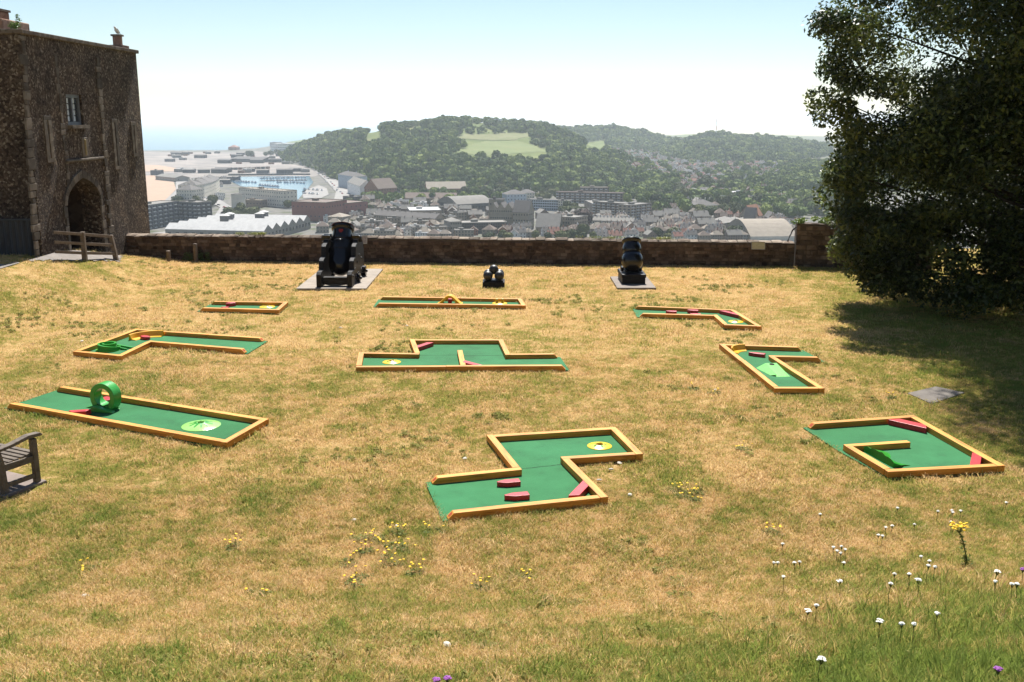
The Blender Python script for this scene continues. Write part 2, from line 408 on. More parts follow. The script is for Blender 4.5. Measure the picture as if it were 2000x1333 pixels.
bp = N(t, 'ShaderNodeBump'); bp.inputs['Strength'].default_value = 1.0; bp.inputs['Distance'].default_value = .05; t.links.new(noi(22, 6, .75), bp.inputs['Height']); t.links.new(bp.outputs[0], b.inputs['Normal'])
xs = np.linspace(-32, 36, 341); ys = np.linspace(-6, 37.5, 218); X, Y = np.meshgrid(xs, ys)
Z = ground_h(X, Y) + (vnoise(X, Y, 1.3, 5) - .5) * .02 * (Y > 0) - .01
nx = len(xs); i = np.arange((len(ys) - 1) * (nx - 1)); k = (i // (nx - 1)) * nx + i % (nx - 1)
me = np_mesh('lawn', np.stack([X, Y, Z], -1).reshape(-1, 3), quads=np.stack([k, k + 1, k + nx + 1, k + nx], -1)); me.shade_smooth()
tag(link('lawn', me, m), 'sun-dried straw coloured castle lawn', 'lawn', kind='structure')

# blades: tuft meshes set out over the lawn
def tuft_mesh(name, nb, hgt, spread, wid, lean):
    V = []; Fq = []; Ft = []
    for _ in range(nb):
        a = rng.uniform(0, 2 * math.pi); r = spread * math.sqrt(rng.uniform()); x, y = r * math.cos(a), r * math.sin(a)
        h = hgt * rng.uniform(.45, 1.15); b_ = rng.uniform(0, 2 * math.pi); l = lean * rng.uniform(.2, 1.2) * h
        dx, dy = math.cos(b_) * l, math.sin(b_) * l; p = rng.uniform(0, math.pi); wx, wy = math.cos(p) * wid / 2, math.sin(p) * wid / 2
        o = len(V)
        V += [(x - wx, y - wy, -.01), (x + wx, y + wy, -.01), (x + dx * .35 + wx * .8, y + dy * .35 + wy * .8, h * .6), (x + dx * .35 - wx * .8, y + dy * .35 - wy * .8, h * .6), (x + dx, y + dy, h)]
        Fq.append((o, o + 1, o + 2, o + 3)); Ft.append((o + 3, o + 2, o + 4))
    return np_mesh(name, V, quads=Fq, tris=Ft)
m, t, b = new_mat('grass_blade')
geo = N(t, 'ShaderNodeNewGeometry'); g, noi, math_ = lawn_color(t, geo); oi = N(t, 'ShaderNodeObjectInfo')
g = math_('ADD', math_('SUBTRACT', g, .57), math_('MULTIPLY', math_('SUBTRACT', oi.outputs['Random'], .5), .34))
mk = ramp(t, [(.42, (.74, .54, .285)), (.52, (.63, .44, .185)), (.60, (.48, .385, .125)), (.69, (.34, .34, .08)), (.80, (.21, .27, .055))]); t.links.new(g, mk.inputs['Fac'])
t.links.new(mk.outputs[0], b.inputs['Base Color']); b.inputs['Roughness'].default_value = .7; b.inputs['Specular IOR Level'].default_value = .2
tr = N(t, 'ShaderNodeBsdfTranslucent'); t.links.new(mk.outputs[0], tr.inputs['Color']); ms = N(t, 'ShaderNodeMixShader'); ms.inputs[0].default_value = .45
t.links.new(b.outputs[0], ms.inputs[1]); t.links.new(tr.outputs[0], ms.inputs[2]); t.links.new(ms.outputs[0], t.nodes['Material Output'].inputs['Surface'])
GRASS = m
protos = [tuft_mesh('tuft_short', 18, .035, .085, .006, 1.5), tuft_mesh('tuft_mid', 18, .055, .08, .006, 1.3), tuft_mesh('tuft_long', 13, .12, .065, .006, 1.0), tuft_mesh('tuft_far', 14, .04, .13, .012, 1.2)]
for p in protos: p.materials.append(GRASS)

# ================================================================== GARDEN WALL
def stone_mat(name, a, b_, c, rough=.9, tone=True):
    m, t, b = new_mat(name)
    geo = N(t, 'ShaderNodeNewGeometry'); oi = N(t, 'ShaderNodeObjectInfo')
    n = N(t, 'ShaderNodeTexNoise'); n.inputs['Scale'].default_value = 9; n.inputs['Detail'].default_value = 8; n.inputs['Roughness'].default_value = .7; t.links.new(geo.outputs['Position'], n.inputs['Vector'])
    v = N(t, 'ShaderNodeTexVoronoi'); v.inputs['Scale'].default_value = 5.5; t.links.new(geo.outputs['Position'], v.inputs['Vector'])
    sp = N(t, 'ShaderNodeSeparateColor'); t.links.new(v.outputs['Color'], sp.inputs[0])
    ad = N(t, 'ShaderNodeMath', operation='ADD'); ml = N(t, 'ShaderNodeMath', operation='MULTIPLY'); ml.inputs[1].default_value = .5; t.links.new(sp.outputs[0], ml.inputs[0])
    m2 = N(t, 'ShaderNodeMath', operation='MULTIPLY'); m2.inputs[1].default_value = .5; t.links.new(n.outputs['Fac'], m2.inputs[0]); t.links.new(ml.outputs[0], ad.inputs[0]); t.links.new(m2.outputs[0], ad.inputs[1])
    r = ramp(t, [(.2, a), (.45, b_), (.75, c)]); t.links.new(ad.outputs[0], r.inputs['Fac']); t.links.new(r.outputs[0], b.inputs['Base Color'])
    b.inputs['Roughness'].default_value = rough; b.inputs['Specular IOR Level'].default_value = .15
    bp = N(t, 'ShaderNodeBump'); bp.inputs['Strength'].default_value = .8; bp.inputs['Distance'].default_value = .02; t.links.new(n.outputs['Fac'], bp.inputs['Height']); t.links.new(bp.outputs[0], b.inputs['Normal'])
    # every stone its own tone
    mrr = N(t, 'ShaderNodeMapRange'); mrr.inputs['To Min'].default_value = .55; mrr.inputs['To Max'].default_value = 1.5; adr = N(t, 'ShaderNodeMath', operation='ADD'); frr = N(t, 'ShaderNodeMath', operation='FRACT'); t.links.new(geo.outputs['Random Per Island'], adr.inputs[0]); t.links.new(oi.outputs['Random'], adr.inputs[1]); t.links.new(adr.outputs[0], frr.inputs[0]); t.links.new(frr.outputs[0], mrr.inputs['Value'])
    hsv = N(t, 'ShaderNodeHueSaturation'); t.links.new(r.outputs[0], hsv.inputs['Color']); t.links.new(mrr.outputs[0], hsv.inputs['Value'])
    if tone: t.links.new(hsv.outputs[0], b.inputs['Base Color'])
    return m
WALLSTONE = stone_mat('red_rubble_stone', (.062, .042, .032), (.105, .072, .053), (.16, .118, .088))
MORTAR = mat('old_mortar', (.11, .085, .065), (.07, .05, .04), 6, rough=.95, bump=.8)
COPING = stone_mat('coping_stone', (.09, .065, .048), (.15, .115, .088), (.22, .18, .14))
def rubble_stone(mb_or_none, L, H, dep, seed):
    """one uneven block, front at y = 0 facing -y, centred on x, z"""
    r = random.Random(seed); j = lambda s: r.uniform(-s, s)
    a, c = L / 2, H / 2; e = min(L, H) * .17
    F0 = [(-a + j(.01), .05, -c + j(.008)), (a + j(.01), .05, -c + j(.008)), (a + j(.01), .05, c + j(.008)), (-a + j(.01), .05, c + j(.008))]
    F1 = [(-a + e + j(.012), -dep + j(.008), -c + e + j(.008)), (a - e + j(.012), -dep + j(.008), -c + e + j(.008)), (a - e + j(.012), -dep + j(.008), c - e + j(.008)), (-a + e + j(.012), -dep + j(.008), c - e + j(.008))]
    Fm = [(x0 * .97 + x1 * .03 + j(.004), -dep * .45, z0 * .97 + z1 * .03) for (x0, _, z0), (x1, _, z1) in zip(F0, F1)]
    V = F0 + Fm + F1
    Q = [(8, 9, 10, 11)] + [(i, (i + 1) % 4, (i + 1) % 4 + 4, i + 4) for i in range(4)] + [(i + 4, (i + 1) % 4 + 4, (i + 1) % 4 + 8, i + 8) for i in range(4)]
    return V, Q
def rubble_wall(root, A, B, zA0, zB0, zA1, zB1, thick, course, nparts, seed0):
    """core + courses of stones on the face toward the lawn; the larger ones single parts, the rest one part"""
    A = Vector(A); B = Vector(B); L = (B - A).length; dirv = (B - A).normalized(); nrm = Vector((dirv.y, -dirv.x))
    ang = math.atan2(dirv.y, dirv.x); R = Matrix.Rotation(ang, 3, 'Z')
    core = MB(); P = [A - nrm * .0, B - nrm * .0, B - nrm * thick, A - nrm * thick]
    core.prism([(p.x, p.y) for p in P], [zA0 - .4, zB0 - .4, zB0 - .4, zA0 - .4], [zA1 - .02, zB1 - .02, zB1 - .02, zA1 - .02])
    core.build('core', MORTAR, root)
    r = random.Random(seed0); stones = []
    hmax = max(zA1 - zA0, zB1 - zB0) + .15; nc = int(hmax / course)
    for ci in range(nc):
        s = -r.uniform(0, .2)
        while s < L:
            l = r.uniform(.13, .34) * (course / .115); c = s + l / 2
            if 0.04 < c < L - .04:
                f = c / L; z0 = zA0 + (zB0 - zA0) * f - .08; z = z0 + (ci + .5) * course
                ztop = zA1 + (zB1 - zA1) * f
                if z + course * .42 < ztop: stones.append((c, z, min(l, 2 * min(c, L - c)) - .018, course * r.uniform(.8, .95)))
            s += l
    stones.sort(key=lambda q: -q[2] * q[3])
    var = []
    for k in range(14):
        V, Q = rubble_stone(None, 1.0, 1.0, .03, seed0 * 100 + k)
        me = bpy.data.meshes.new('stone'); V = [(x, y, z) for x, y, z in V]; me.from_pydata(V, [], Q); me.update(); me.materials.append(WALLSTONE); var.append((me, V, Q))
    rest = MB()
    for n, (c, z, l, h) in enumerate(stones):
        p = A + dirv * c; dp = random.Random(n).uniform(.6, 1.5)
        if n < nparts:
            o = bpy.data.objects.new('stone', var[n % 14][0]); COL.objects.link(o); o.parent = root
            o.location = (p.x, p.y, z); o.rotation_euler = (0, 0, ang); o.scale = (l, dp, h)
        else:
            _, V, Q = var[n % 14]
            rest.add([R @ Vector((x * l, y * dp, zz * h)) + Vector((p.x, p.y, z)) for x, y, zz in V], Q)
    if rest.v: tag(rest.build('stonework', WALLSTONE, root), kind='stuff')
    return dirv, nrm, ang, L
WA = Vector((-13.75, 34.30)); WB = Vector((9.33, 32.72)); WC = Vector((13.6, 32.0))
def wall_pt(px):                       # where a column meets the wall line
    r = ray(px, 490); d = WB - WA
    # r.xy * t = WA + d * s
    det = r.x * (-d.y) - r.y * (-d.x); tt = (WA.x * (-d.y) - WA.y * (-d.x)) / det
    return Vector((r.x * tt, r.y * tt))
pa = wall_pt(240); pb = wall_pt(1548)
zt_a = atY(240, 456, pa.y).z; zt_b = atY(1548, 471, pb.y).z
zA1 = zt_a; zB1 = zt_b
root = thing('garden_wall', (0, 0, 0), 'long low dark red stone boundary wall with rounded coping behind the cannons', 'wall')
dirv, nrm, ang, L = rubble_wall(root, WA, WB, 0, 0, zA1 - .07, zB1 - .07, .42, .115, 300, 11)
# rounded coping stones
cv = []
for k in range(5):
    r = random.Random(k); mb = MB(); n = 7; prof = [(-.04 + .50 * i / (n - 1), .02 + .05 * math.sin(math.pi * i / (n - 1)) ** .6) for i in range(n)]
    V = []
    for sx in (-.5, -.42, .42, .5):
        e = .8 if abs(sx) == .5 else 1
        V += [(sx, -.018 + (y + .04 - .25) * e + .25, (z - .02) * e + r.uniform(-.006, .006)) for y, z in prof]
    fs = [(i * n + j, i * n + j + 1, (i + 1) * n + j + 1, (i + 1) * n + j) for i in range(3) for j in range(n - 1)] + [tuple(range(n)), tuple(range(3 * n, 4 * n))[::-1]] + [(i * n, (i + 1) * n, (i + 1) * n + n - 1, i * n + n - 1) for i in range(3)]
    mb.add(V, [f[::-1] for f in fs]); me = mb.mesh('coping_stone'); me.materials.append(COPING); cv.append(me)
s = 0.02; r = random.Random(5); n = 0
while s < L - .1:
    l = min(r.uniform(.2, .42), L - .02 - s); c = s + l / 2; p = WA + dirv * c; z = zA1 + (zB1 - zA1) * c / L
    o = bpy.data.objects.new('coping_stone', cv[n % 5]); COL.objects.link(o); o.parent = root
    o.location = (p.x, p.y, z - .07 + r.uniform(-.012, .012)); o.rotation_euler = (r.uniform(-.03, .03), r.uniform(-.02, .02), ang); o.scale = (l - .012, 1, r.uniform(.8, 1.25)); s += l; n += 1
# taller wall end
root = thing('tall_wall', (0, 0, 0), 'taller dark rubble wall end with ivy along its top beside the big tree', 'wall')
zc = atY(1556, 436, WB.y).z; rubble_wall(root, WB + (WC - WB).normalized() * .03, WC, 0, 0, zc, zc - .05, .55, .16, 150, 23)
def leaf_cloud(centers, radii, n, size, seed, flat=.7):
    g = np.random.default_rng(seed); V = np.zeros((n, 4, 3)); rad_ = np.array(radii, float); wt = (rad_ if rad_.ndim == 1 else rad_.mean(1)) ** 1.6
    ci = g.choice(len(centers), n, p=wt / wt.sum()); c = np.array(centers)[ci]; rr = rad_[ci]
    if rr.ndim == 1: rr = np.repeat(rr[:, None], 3, 1)
    d = g.normal(size=(n, 3)); d /= np.linalg.norm(d, axis=1)[:, None]; p = c + d * rr * (g.uniform(0.15, 1, n) ** .45)[:, None]
    nn = d * .45 + g.normal(size=(n, 3)) * .6 + np.array([0, 0, flat]); nn /= np.linalg.norm(nn, axis=1)[:, None]
    t1 = np.cross(nn, g.normal(size=(n, 3))); t1 /= np.linalg.norm(t1, axis=1)[:, None]; t2 = np.cross(nn, t1)
    s = size * g.uniform(.6, 1.25, n)[:, None]
    V[:, 0] = p - t1 * s; V[:, 1] = p + t2 * s * .46 + nn * s * .12; V[:, 2] = p + t1 * s; V[:, 3] = p - t2 * s * .46 + nn * s * .12
    return V.reshape(-1, 3), np.arange(n * 4).reshape(-1, 4)
def leaf_mat(name, a, b_, c, trans=.35, rough=.45):
    m, t, b = new_mat(name); geo = N(t, 'ShaderNodeNewGeometry')
    n = N(t, 'ShaderNodeTexNoise'); n.inputs['Scale'].default_value = .9; n.inputs['Detail'].default_value = 5; t.links.new(geo.outputs['Position'], n.inputs['Vector'])
    ri = geo.outputs['Random Per Island']; ad = N(t, 'ShaderNodeMath', operation='MULTIPLY_ADD'); ad.inputs[1].default_value = .4; t.links.new(ri, ad.inputs[0])
    sb = N(t, 'ShaderNodeMath', operation='SUBTRACT'); sb.inputs[1].default_value = .2; t.links.new(n.outputs['Fac'], sb.inputs[0]); t.links.new(sb.outputs[0], ad.inputs[2])
    r = ramp(t, [(.28, a), (.5, b_), (.72, c)]); t.links.new(ad.outputs[0], r.inputs['Fac']); t.links.new(r.outputs[0], b.inputs['Base Color'])
    b.inputs['Roughness'].default_value = rough; b.inputs['Specular IOR Level'].default_value = .35
    tr = N(t, 'ShaderNodeBsdfTranslucent'); t.links.new(r.outputs[0], tr.inputs['Color']); ms = N(t, 'ShaderNodeMixShader'); ms.inputs[0].default_value = trans
    t.links.new(b.outputs[0], ms.inputs[1]); t.links.new(tr.outputs[0], ms.inputs[2]); t.links.new(ms.outputs[0], t.nodes['Material Output'].inputs['Surface'])
    return m
IVY = leaf_mat('ivy_leaf', (.06, .11, .02), (.12, .19, .035), (.2, .26, .06))
cs = []; r = random.Random(3)
for k in range(46):
    f = r.uniform(0, 1); p = WB.lerp(WC, f); cs.append((p.x, p.y + r.uniform(-.1, .45), zc + r.uniform(-.02, .14)))
V, Q = leaf_cloud(cs, [[.16, .14, .09]] * len(cs), 2600, .05, 4)
tag(link('ivy', np_mesh('ivy', V, quads=Q), IVY), 'bright green ivy growing over the top of the tall wall end', 'ivy')
MOSS = leaf_mat('wall_weed', (.10, .13, .02), (.2, .22, .04), (.32, .32, .08))
for (x0, x1, lab) in ((1130, 1330, 'green stonecrop on the wall coping behind the round mortar'), (452, 515, 'yellowish weeds on the wall coping near the gatehouse')):
    cs = []
    for k in range(26 if x1 - x0 > 100 else 10):
        px = r.uniform(x0, x1); p = wall_pt(px); f = (p - WA).length / L; cs.append((p.x, p.y + .1 + r.uniform(0, .25), zA1 + (zB1 - zA1) * f + .02))
    V, Q = leaf_cloud(cs, [[.16, .10, .05]] * len(cs), 900, .022, 9)
    tag(link('wall_plant', np_mesh('wall_plant', V, quads=Q), MOSS), lab, 'plant')
# iron spike at the step of the wall
IRON = mat('black_iron', (.012, .012, .013), (.03, .022, .018), 8, rough=.5, bump=.2)
p0 = Vector((WB.x - .25, WB.y - .02, zB1 - .02)); mb = MB(); mb.tube([p0 + Vector((0, 0, 0)), p0 + Vector((.06, 0, .2)), p0 + Vector((.14, 0, .38)), p0 + Vector((.27, 0, .5)), p0 + Vector((.36, 0, .52))], [.03, .028, .025, .02, .012], 6)
tag(mb.build('iron_bracket', IRON, smooth=True), 'curved black iron bracket at the step of the wall', 'bracket')
# information panels on the wall
def wall_panel(x0, y0, x1, y1, lab, frame_c, pane_c, ink):
    c = wall_pt((x0 + x1) / 2); p0 = atY(x0, y1, c.y); p1 = atY(x1, y0, c.y); wd = p1.x - p0.x; hg = p1.z - p0.z
    root = thing('information_panel', (c.x + nrm.x * .09, c.y + nrm.y * .09, (p0.z + p1.z) / 2), lab, 'sign', rz=ang)
    root.rotation_euler = (math.radians(-14), 0, ang)
    MB().box((0, 0, 0), (wd, .03, hg)).build('backing_board', mat('panel_frame', frame_c, rough=.5), root)
    f = MB(); e = .018
    for s in (-1, 1): f.box((s * (wd / 2 - e / 2), -.019, 0), (e, .012, hg)); f.box((0, -.019, s * (hg / 2 - e / 2)), (wd - 2 * e - .002, .012, e))
    f.build('frame', mat('panel_rim', (.55, .53, .48), rough=.5), root)
    MB().box((0, -.018, 0), (wd - 2 * e - .006, .006, hg - 2 * e - .006)).build('printed_face', mat('panel_print_' + str(x0), pane_c, ink, 22, rough=.35), root)
wall_panel(1466, 472, 1493, 487, 'cream information panel fixed to the wall near the tall wall end', (.2, .18, .15), (.62, .58, .42), (.45, .40, .22))
wall_panel(694, 460, 719, 476, 'grey information panel fixed to the wall beside the tall mortar', (.12, .10, .09), (.42, .38, .34), (.18, .15, .14))

# ================================================================== GATEHOUSE
GX = -13.3
FLINT = stone_mat('flint_rubble', (.045, .034, .027), (.095, .074, .056), (.19, .155, .12), tone=False)
ASHLAR = stone_mat('ashlar_quoin', (.07, .056, .044), (.105, .086, .068), (.15, .126, .1))
def flint_nodes(m):
    t = m.node_tree; b = t.nodes['Principled BSDF']; geo = N(t, 'ShaderNodeNewGeometry')
    v = N(t, 'ShaderNodeTexVoronoi'); v.inputs['Scale'].default_value = 19; v2 = N(t, 'ShaderNodeTexVoronoi', feature='DISTANCE_TO_EDGE'); v2.inputs['Scale'].default_value = 19
    wv = N(t, 'ShaderNodeTexNoise'); wv.inputs['Scale'].default_value = 5; wv.inputs['Detail'].default_value = 4; vm = N(t, 'ShaderNodeMix', data_type='VECTOR'); vm.inputs['Factor'].default_value = .08
    t.links.new(geo.outputs['Position'], wv.inputs['Vector']); t.links.new(geo.outputs['Position'], vm.inputs['A']); t.links.new(wv.outputs['Color'], vm.inputs['B'])
    for x in (v, v2): t.links.new(vm.outputs['Result'], x.inputs['Vector'])
    sp = N(t, 'ShaderNodeSeparateColor'); t.links.new(v.outputs['Color'], sp.inputs[0])
    r = ramp(t, [(.0, (.038, .029, .024)), (.45, (.085, .064, .05)), (.8, (.13, .105, .082)), (.97, (.26, .225, .18))]); t.links.new(sp.outputs[0], r.inputs['Fac'])
    big = N(t, 'ShaderNodeTexNoise'); big.inputs['Scale'].default_value = .9; big.inputs['Detail'].default_value = 7; big.inputs['Roughness'].default_value = .7; t.links.new(geo.outputs['Position'], big.inputs['Vector'])
    st = ramp(t, [(.34, (.5, .46, .44)), (.5, (.95, .9, .86)), (.66, (1.35, 1.22, 1.08))]); t.links.new(big.outputs['Fac'], st.inputs['Fac'])
    ed = ramp(t, [(.0, (.72, .66, .6)), (.09, (1, 1, 1))]); t.links.new(v2.outputs['Distance'], ed.inputs['Fac'])
    m1 = N(t, 'ShaderNodeMix', data_type='RGBA', blend_type='MULTIPLY'); m1.inputs['Factor'].default_value = 1; t.links.new(r.outputs[0], m1.inputs['A']); t.links.new(st.outputs[0], m1.inputs['B'])
    m2 = N(t, 'ShaderNodeMix', data_type='RGBA', blend_type='MULTIPLY'); m2.inputs['Factor'].default_value = 1; t.links.new(m1.outputs['Result'], m2.inputs['A']); t.links.new(ed.outputs[0], m2.inputs['B'])
    t.links.new(m2.outputs['Result'], b.inputs['Base Color'])
    bp = N(t, 'ShaderNodeBump'); bp.inputs['Strength'].default_value = 1; bp.inputs['Distance'].default_value = .05; t.links.new(v2.outputs['Distance'], bp.inputs['Height']); t.links.new(bp.outputs[0], b.inputs['Normal'])
flint_nodes(FLINT)
def gp(px, py): return atX(px, py, GX)
yR = gp(281, 300).y; top = gp(270, 106).z
yL = gp(38, 57).y
GZ = float(ground_h(GX - .5, 27))
root = thing('gatehouse', (GX - 3, 30, 0), 'tall dark flint gatehouse tower with pointed arch doorway', 'building'); OFF = Vector((GX - 3, 30, 0))
def gb(mb, name, m, parent=root, **kw):
    mb.v = [tuple(Vector(v) - OFF) for v in mb.v]; return mb.build(name, m, parent, **kw)
# doorway: springs and apex from the picture
dl = gp(137, 480).y; dr = gp(203, 480).y; dz0 = gp(137, 500).z - .6; dsp = gp(140, 400).z; dap = gp(170, 346).z; dm = (dl + dr) / 2
arch = []
def arch_pts(l, rr, sp, ap, n=7):
    mid = (l + rr) / 2; a = []
    A_ = math.radians(62)
    for k in range(n + 1):
        q = k / n * A_; a.append((l + (mid - l) * (1 - math.cos(q)) / (1 - math.cos(A_)), sp + (ap - sp) * math.sin(q) / math.sin(A_)))
    b_ = [(l + rr - y, z) for y, z in a[:-1]][::-1]
    return a + b_
ap = arch_pts(dl, dr, dsp, dap)
# window opening
wl = gp(131, 215).y; wr = gp(161, 215).y; wz0 = gp(137, 245).z; wz1 = gp(132, 184).z
# front wall: strips of a slab with a doorway and a window left open; uneven relief
def slab(y0, y1, z0, z1, x=GX, th=.6, mb=None):
    return (mb or MB()).box((x - th / 2, (y0 + y1) / 2, (z0 + z1) / 2), (th, y1 - y0, z1 - z0))
mb = MB(); zt = top; zb = -2.5
e = .003
slab(yL, min(dl, wl), zb, zt, mb=mb)
yl2 = min(dl, wl); yr2 = max(dr, wr)
slab(yr2, yR, zb, zt, mb=mb)
slab(yl2, yr2, wz1, zt, mb=mb)                                   # over the window
if wl > yl2 + .01: slab(yl2, wl, wz0, wz1, mb=mb)
if wr < yr2 - .01: slab(wr, yr2, wz0, wz1, mb=mb)
zmid = dap + .25
slab(yl2, yr2, zmid, wz0, mb=mb)
if dl > yl2 + .01: slab(yl2, dl, zb, zmid, mb=mb)
if dr < yr2 - .01: slab(dr, yr2, zb, zmid, mb=mb)
for (y0, z0), (y1, z1) in zip(ap[:-1], ap[1:]):                  # spandrels over the arch
    P = [(GX, y0, z0), (GX, y1, z1), (GX, y1, zmid), (GX, y0, zmid)]; mb.extrude(P, (-.6, 0, 0))
gb(mb, 'front_wall', FLINT)
mb = MB(); mb.box((GX - 3.6, yR - .3, (zt + zb) / 2), (6.0 - .01, .6 - .004, zt - zb)); gb(mb, 'side_wall', FLINT)
mb = MB(); mb.box((GX - 6.3, (yL + yR) / 2, (zt + zb) / 2), (.59, yR - yL - 1.21, zt - zb)); gb(mb, 'back_wall', FLINT)
mb = MB(); mb.box((GX - 3.6, yL + .3, (zt + zb) / 2), (6.0 - .01, .59, zt - zb - .004)); gb(mb, 'return_wall', FLINT)
mb = MB(); mb.box((GX - 3.3, (yL + yR) / 2, zt - .25), (5.2, yR - yL - 1.4, .2)); gb(mb, 'roof', mat('lead_roof', (.16, .16, .17), rough=.6))
# passage behind the arch
PASS = stone_mat('passage_shade_brick', (.02, .013, .01), (.04, .026, .02), (.065, .045, .035), tone=False)  # stone tones darkened so the tunnel's shade is in the colour
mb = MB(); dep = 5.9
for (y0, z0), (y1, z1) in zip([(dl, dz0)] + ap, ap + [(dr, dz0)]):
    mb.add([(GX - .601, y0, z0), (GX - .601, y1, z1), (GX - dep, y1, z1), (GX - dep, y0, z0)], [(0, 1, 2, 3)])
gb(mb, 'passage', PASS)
mb = MB(); mb.add([(GX - dep + .02, y, z) for y, z in [(dl, dz0)] + ap + [(dr, dz0)]], [tuple(range(len(ap) + 2))]); gb(mb, 'dark_passage_end', mat('passage_end_shade', (.012, .010, .009), (.006, .005, .005), 4, rough=.9))  # added near-black panel, stands in for the darkness deep in the passage
# voussoirs round the arch
ao = arch_pts(dl - .18, dr + .18, dsp, dap + .24, 7)
for k in range(len(ap) - 1):
    (y0, z0), (y1, z1) = ap[k], ap[k + 1]; (Y0, Z0), (Y1, Z1) = ao[k], ao[k + 1]; g_ = .04
    L0 = lambda a, b_, q: (a[0] + (b_[0] - a[0]) * q, a[1] + (b_[1] - a[1]) * q)
    P = [L0(ap[k], ap[k + 1], g_), L0(ap[k], ap[k + 1], 1 - g_), L0(ao[k], ao[k + 1], 1 - g_), L0(ao[k], ao[k + 1], g_)]
    mb = MB(); mb.extrude([(GX + .05, y, z) for y, z in P][::-1], (-.25, 0, 0)); gb(mb, 'arch_stone', ASHLAR)
# jamb stones of the doorway
r = random.Random(8)
for side, y in ((-1, dl), (1, dr)):
    z = dz0
    while z < dsp - .05:
        h = min(r.uniform(.2, .34), dsp - z); wd = r.choice([.16, .26]); mb = MB()
        mb.box((GX - .08, y + side * wd / 2, z + h / 2), (.25, wd - .005, h - .015)); gb(mb, 'jamb_stone', ASHLAR, bevel=.012); z += h
# pilasters of squared stone, spreading toward the ground
def pilaster(px_top, py_top, px_bot, py_bot, wd, proud):
    a = gp(px_top, py_top); b_ = gp(px_bot, py_bot); z = b_.z - .5; r = random.Random(int(px_top))
    while z < a.z:
        h = min(r.uniform(.13, .34), a.z - z); f = np.clip((z - b_.z) / (a.z - b_.z), 0, 1)
        y = b_.y + (a.y - b_.y) * f; ww = wd * r.choice((.55, .8, 1.0, 1.35)); pr = proud * (1.35 - .5 * f)
        mb = MB(); mb.box((GX + pr / 2 - .02, y + r.uniform(-.04, .04), z + h / 2), (pr + .04, ww, h - .016)); gb(mb, 'pilaster_stone', ASHLAR, bevel=.015); z += h
pilaster(44, 60, 72, 480, .34, .02); pilaster(107, 105, 131, 330, .24, .02); pilaster(189, 112, 214, 440, .30, .045)
# turret walls to either side stand a little proud of the entrance bay
def turret(px0, px1, py0, py1, proud, seed):
    a = gp(px0, 300).y; b_ = gp(px1, 300).y; z1 = gp((px0 + px1) / 2, py0).z; z0 = gp((px0 + px1) / 2, py1).z
    n = 8; V = []; ny = 9
    mb = MB(); bulge = [(a + (b_ - a) * k / ny, GX + .005 + proud * min(1, 3.2 * min(k, ny - k) / ny)) for k in range(ny + 1)]
    for j, zz in enumerate((z0 - .6, (z0 * 2 + z1) / 3, z1 - .05, z1)):
        s = (1.35, 1.12, 1.0, .35)[j]; V += [(GX + .004 + (x - GX - .004) * s, y, zz) for y, x in bulge]
    m_ = ny + 1; fs = [(j * m_ + i, j * m_ + i + 1, (j + 1) * m_ + i + 1, (j + 1) * m_ + i) for j in range(3) for i in range(ny)]
    mb.add(V, fs); gb(mb, 'turret_face', FLINT, smooth=True)
# parapet band with lead strip
mb = MB(); mb.box((GX - .22, (yL + yR) / 2, zt + .06), (.62, yR - yL + .12, .12)); gb(mb, 'parapet_coping', COPING, bevel=.02)
# arrow slits with dressed surrounds
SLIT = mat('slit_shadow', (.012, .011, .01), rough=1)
for (px, py0, py1) in ((95, 235, 310), (226, 240, 325), (262, 245, 300)):
    c = gp(px, (py0 + py1) / 2); z1 = gp(px, py0).z; z0 = gp(px, py1).z; x = GX - .02
    mb = MB(); hh = z1 - z0
    for s in (-1, 1): mb.box((x - .1, c.y + s * .14, c.z), (.3, .2, hh))
    mb.box((x - .1, c.y, z1 + .06), (.3, .48, .12)); mb.box((x - .1, c.y, z0 - .06), (.3, .48, .12)); gb(mb, 'slit_surround', ASHLAR, bevel=.01)
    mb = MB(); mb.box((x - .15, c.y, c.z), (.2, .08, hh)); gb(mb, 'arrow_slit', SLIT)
# small niche and ledge above the doorway
c = gp(165, 288); mb = MB(); mb.box((GX - .02, c.y, c.z), (.1, .42, .6)); gb(mb, 'niche', ASHLAR, bevel=.02)
mb = MB(); mb.box((GX - .0, c.y, c.z + .0), (.13, .1, .5)); gb(mb, 'niche_carving', mat('lichen_carving', (.28, .22, .10), (.18, .14, .08), 8), bevel=.03)
c = gp(165, 312); mb = MB(); mb.box((GX + .0, c.y, c.z), (.16, dr - dl + .3, .09)); gb(mb, 'ledge', ASHLAR, bevel=.03)
# window: frame, mullion, panes
wroot_y = (wl + wr) / 2; FRM = mat('window_frame_paint', (.13, .14, .155), rough=.5)
mb = MB(); x = GX - .12
for y in (wl + .05, wr - .05): mb.box((x, y, (wz0 + wz1) / 2), (.1, .1, wz1 - wz0 - .01))
mb.box((x, wroot_y, wz0 + .05), (.1, wr - wl - .21, .1)); mb.box((x, wroot_y, wz1 - .05), (.1, wr - wl - .21, .1))
mb.box((x + .001, wroot_y, (wz0 + wz1) / 2), (.1, .09, wz1 - wz0 - .21)); win = gb(mb, 'window', FRM, bevel=.006)
GLASS = mat('old_window_glass', (.05, .06, .07), (.03, .035, .04), 2, rough=.08, spec=.6)
hw = (wr - wl - .29) / 2; nz = 4
for s in (-1, 1):
    for k in range(nz):
        h = (wz1 - wz0 - .2) / nz; zc_ = wz0 + .1 + h * (k + .5); yc = wroot_y + s * (.045 + hw / 2)
        mb = MB(); mb.box((x - .01, yc, zc_), (.02, hw - .02, h - .025)); mb.v = [tuple(Vector(v) - OFF) for v in mb.v]; mb.build('pane', GLASS, win)
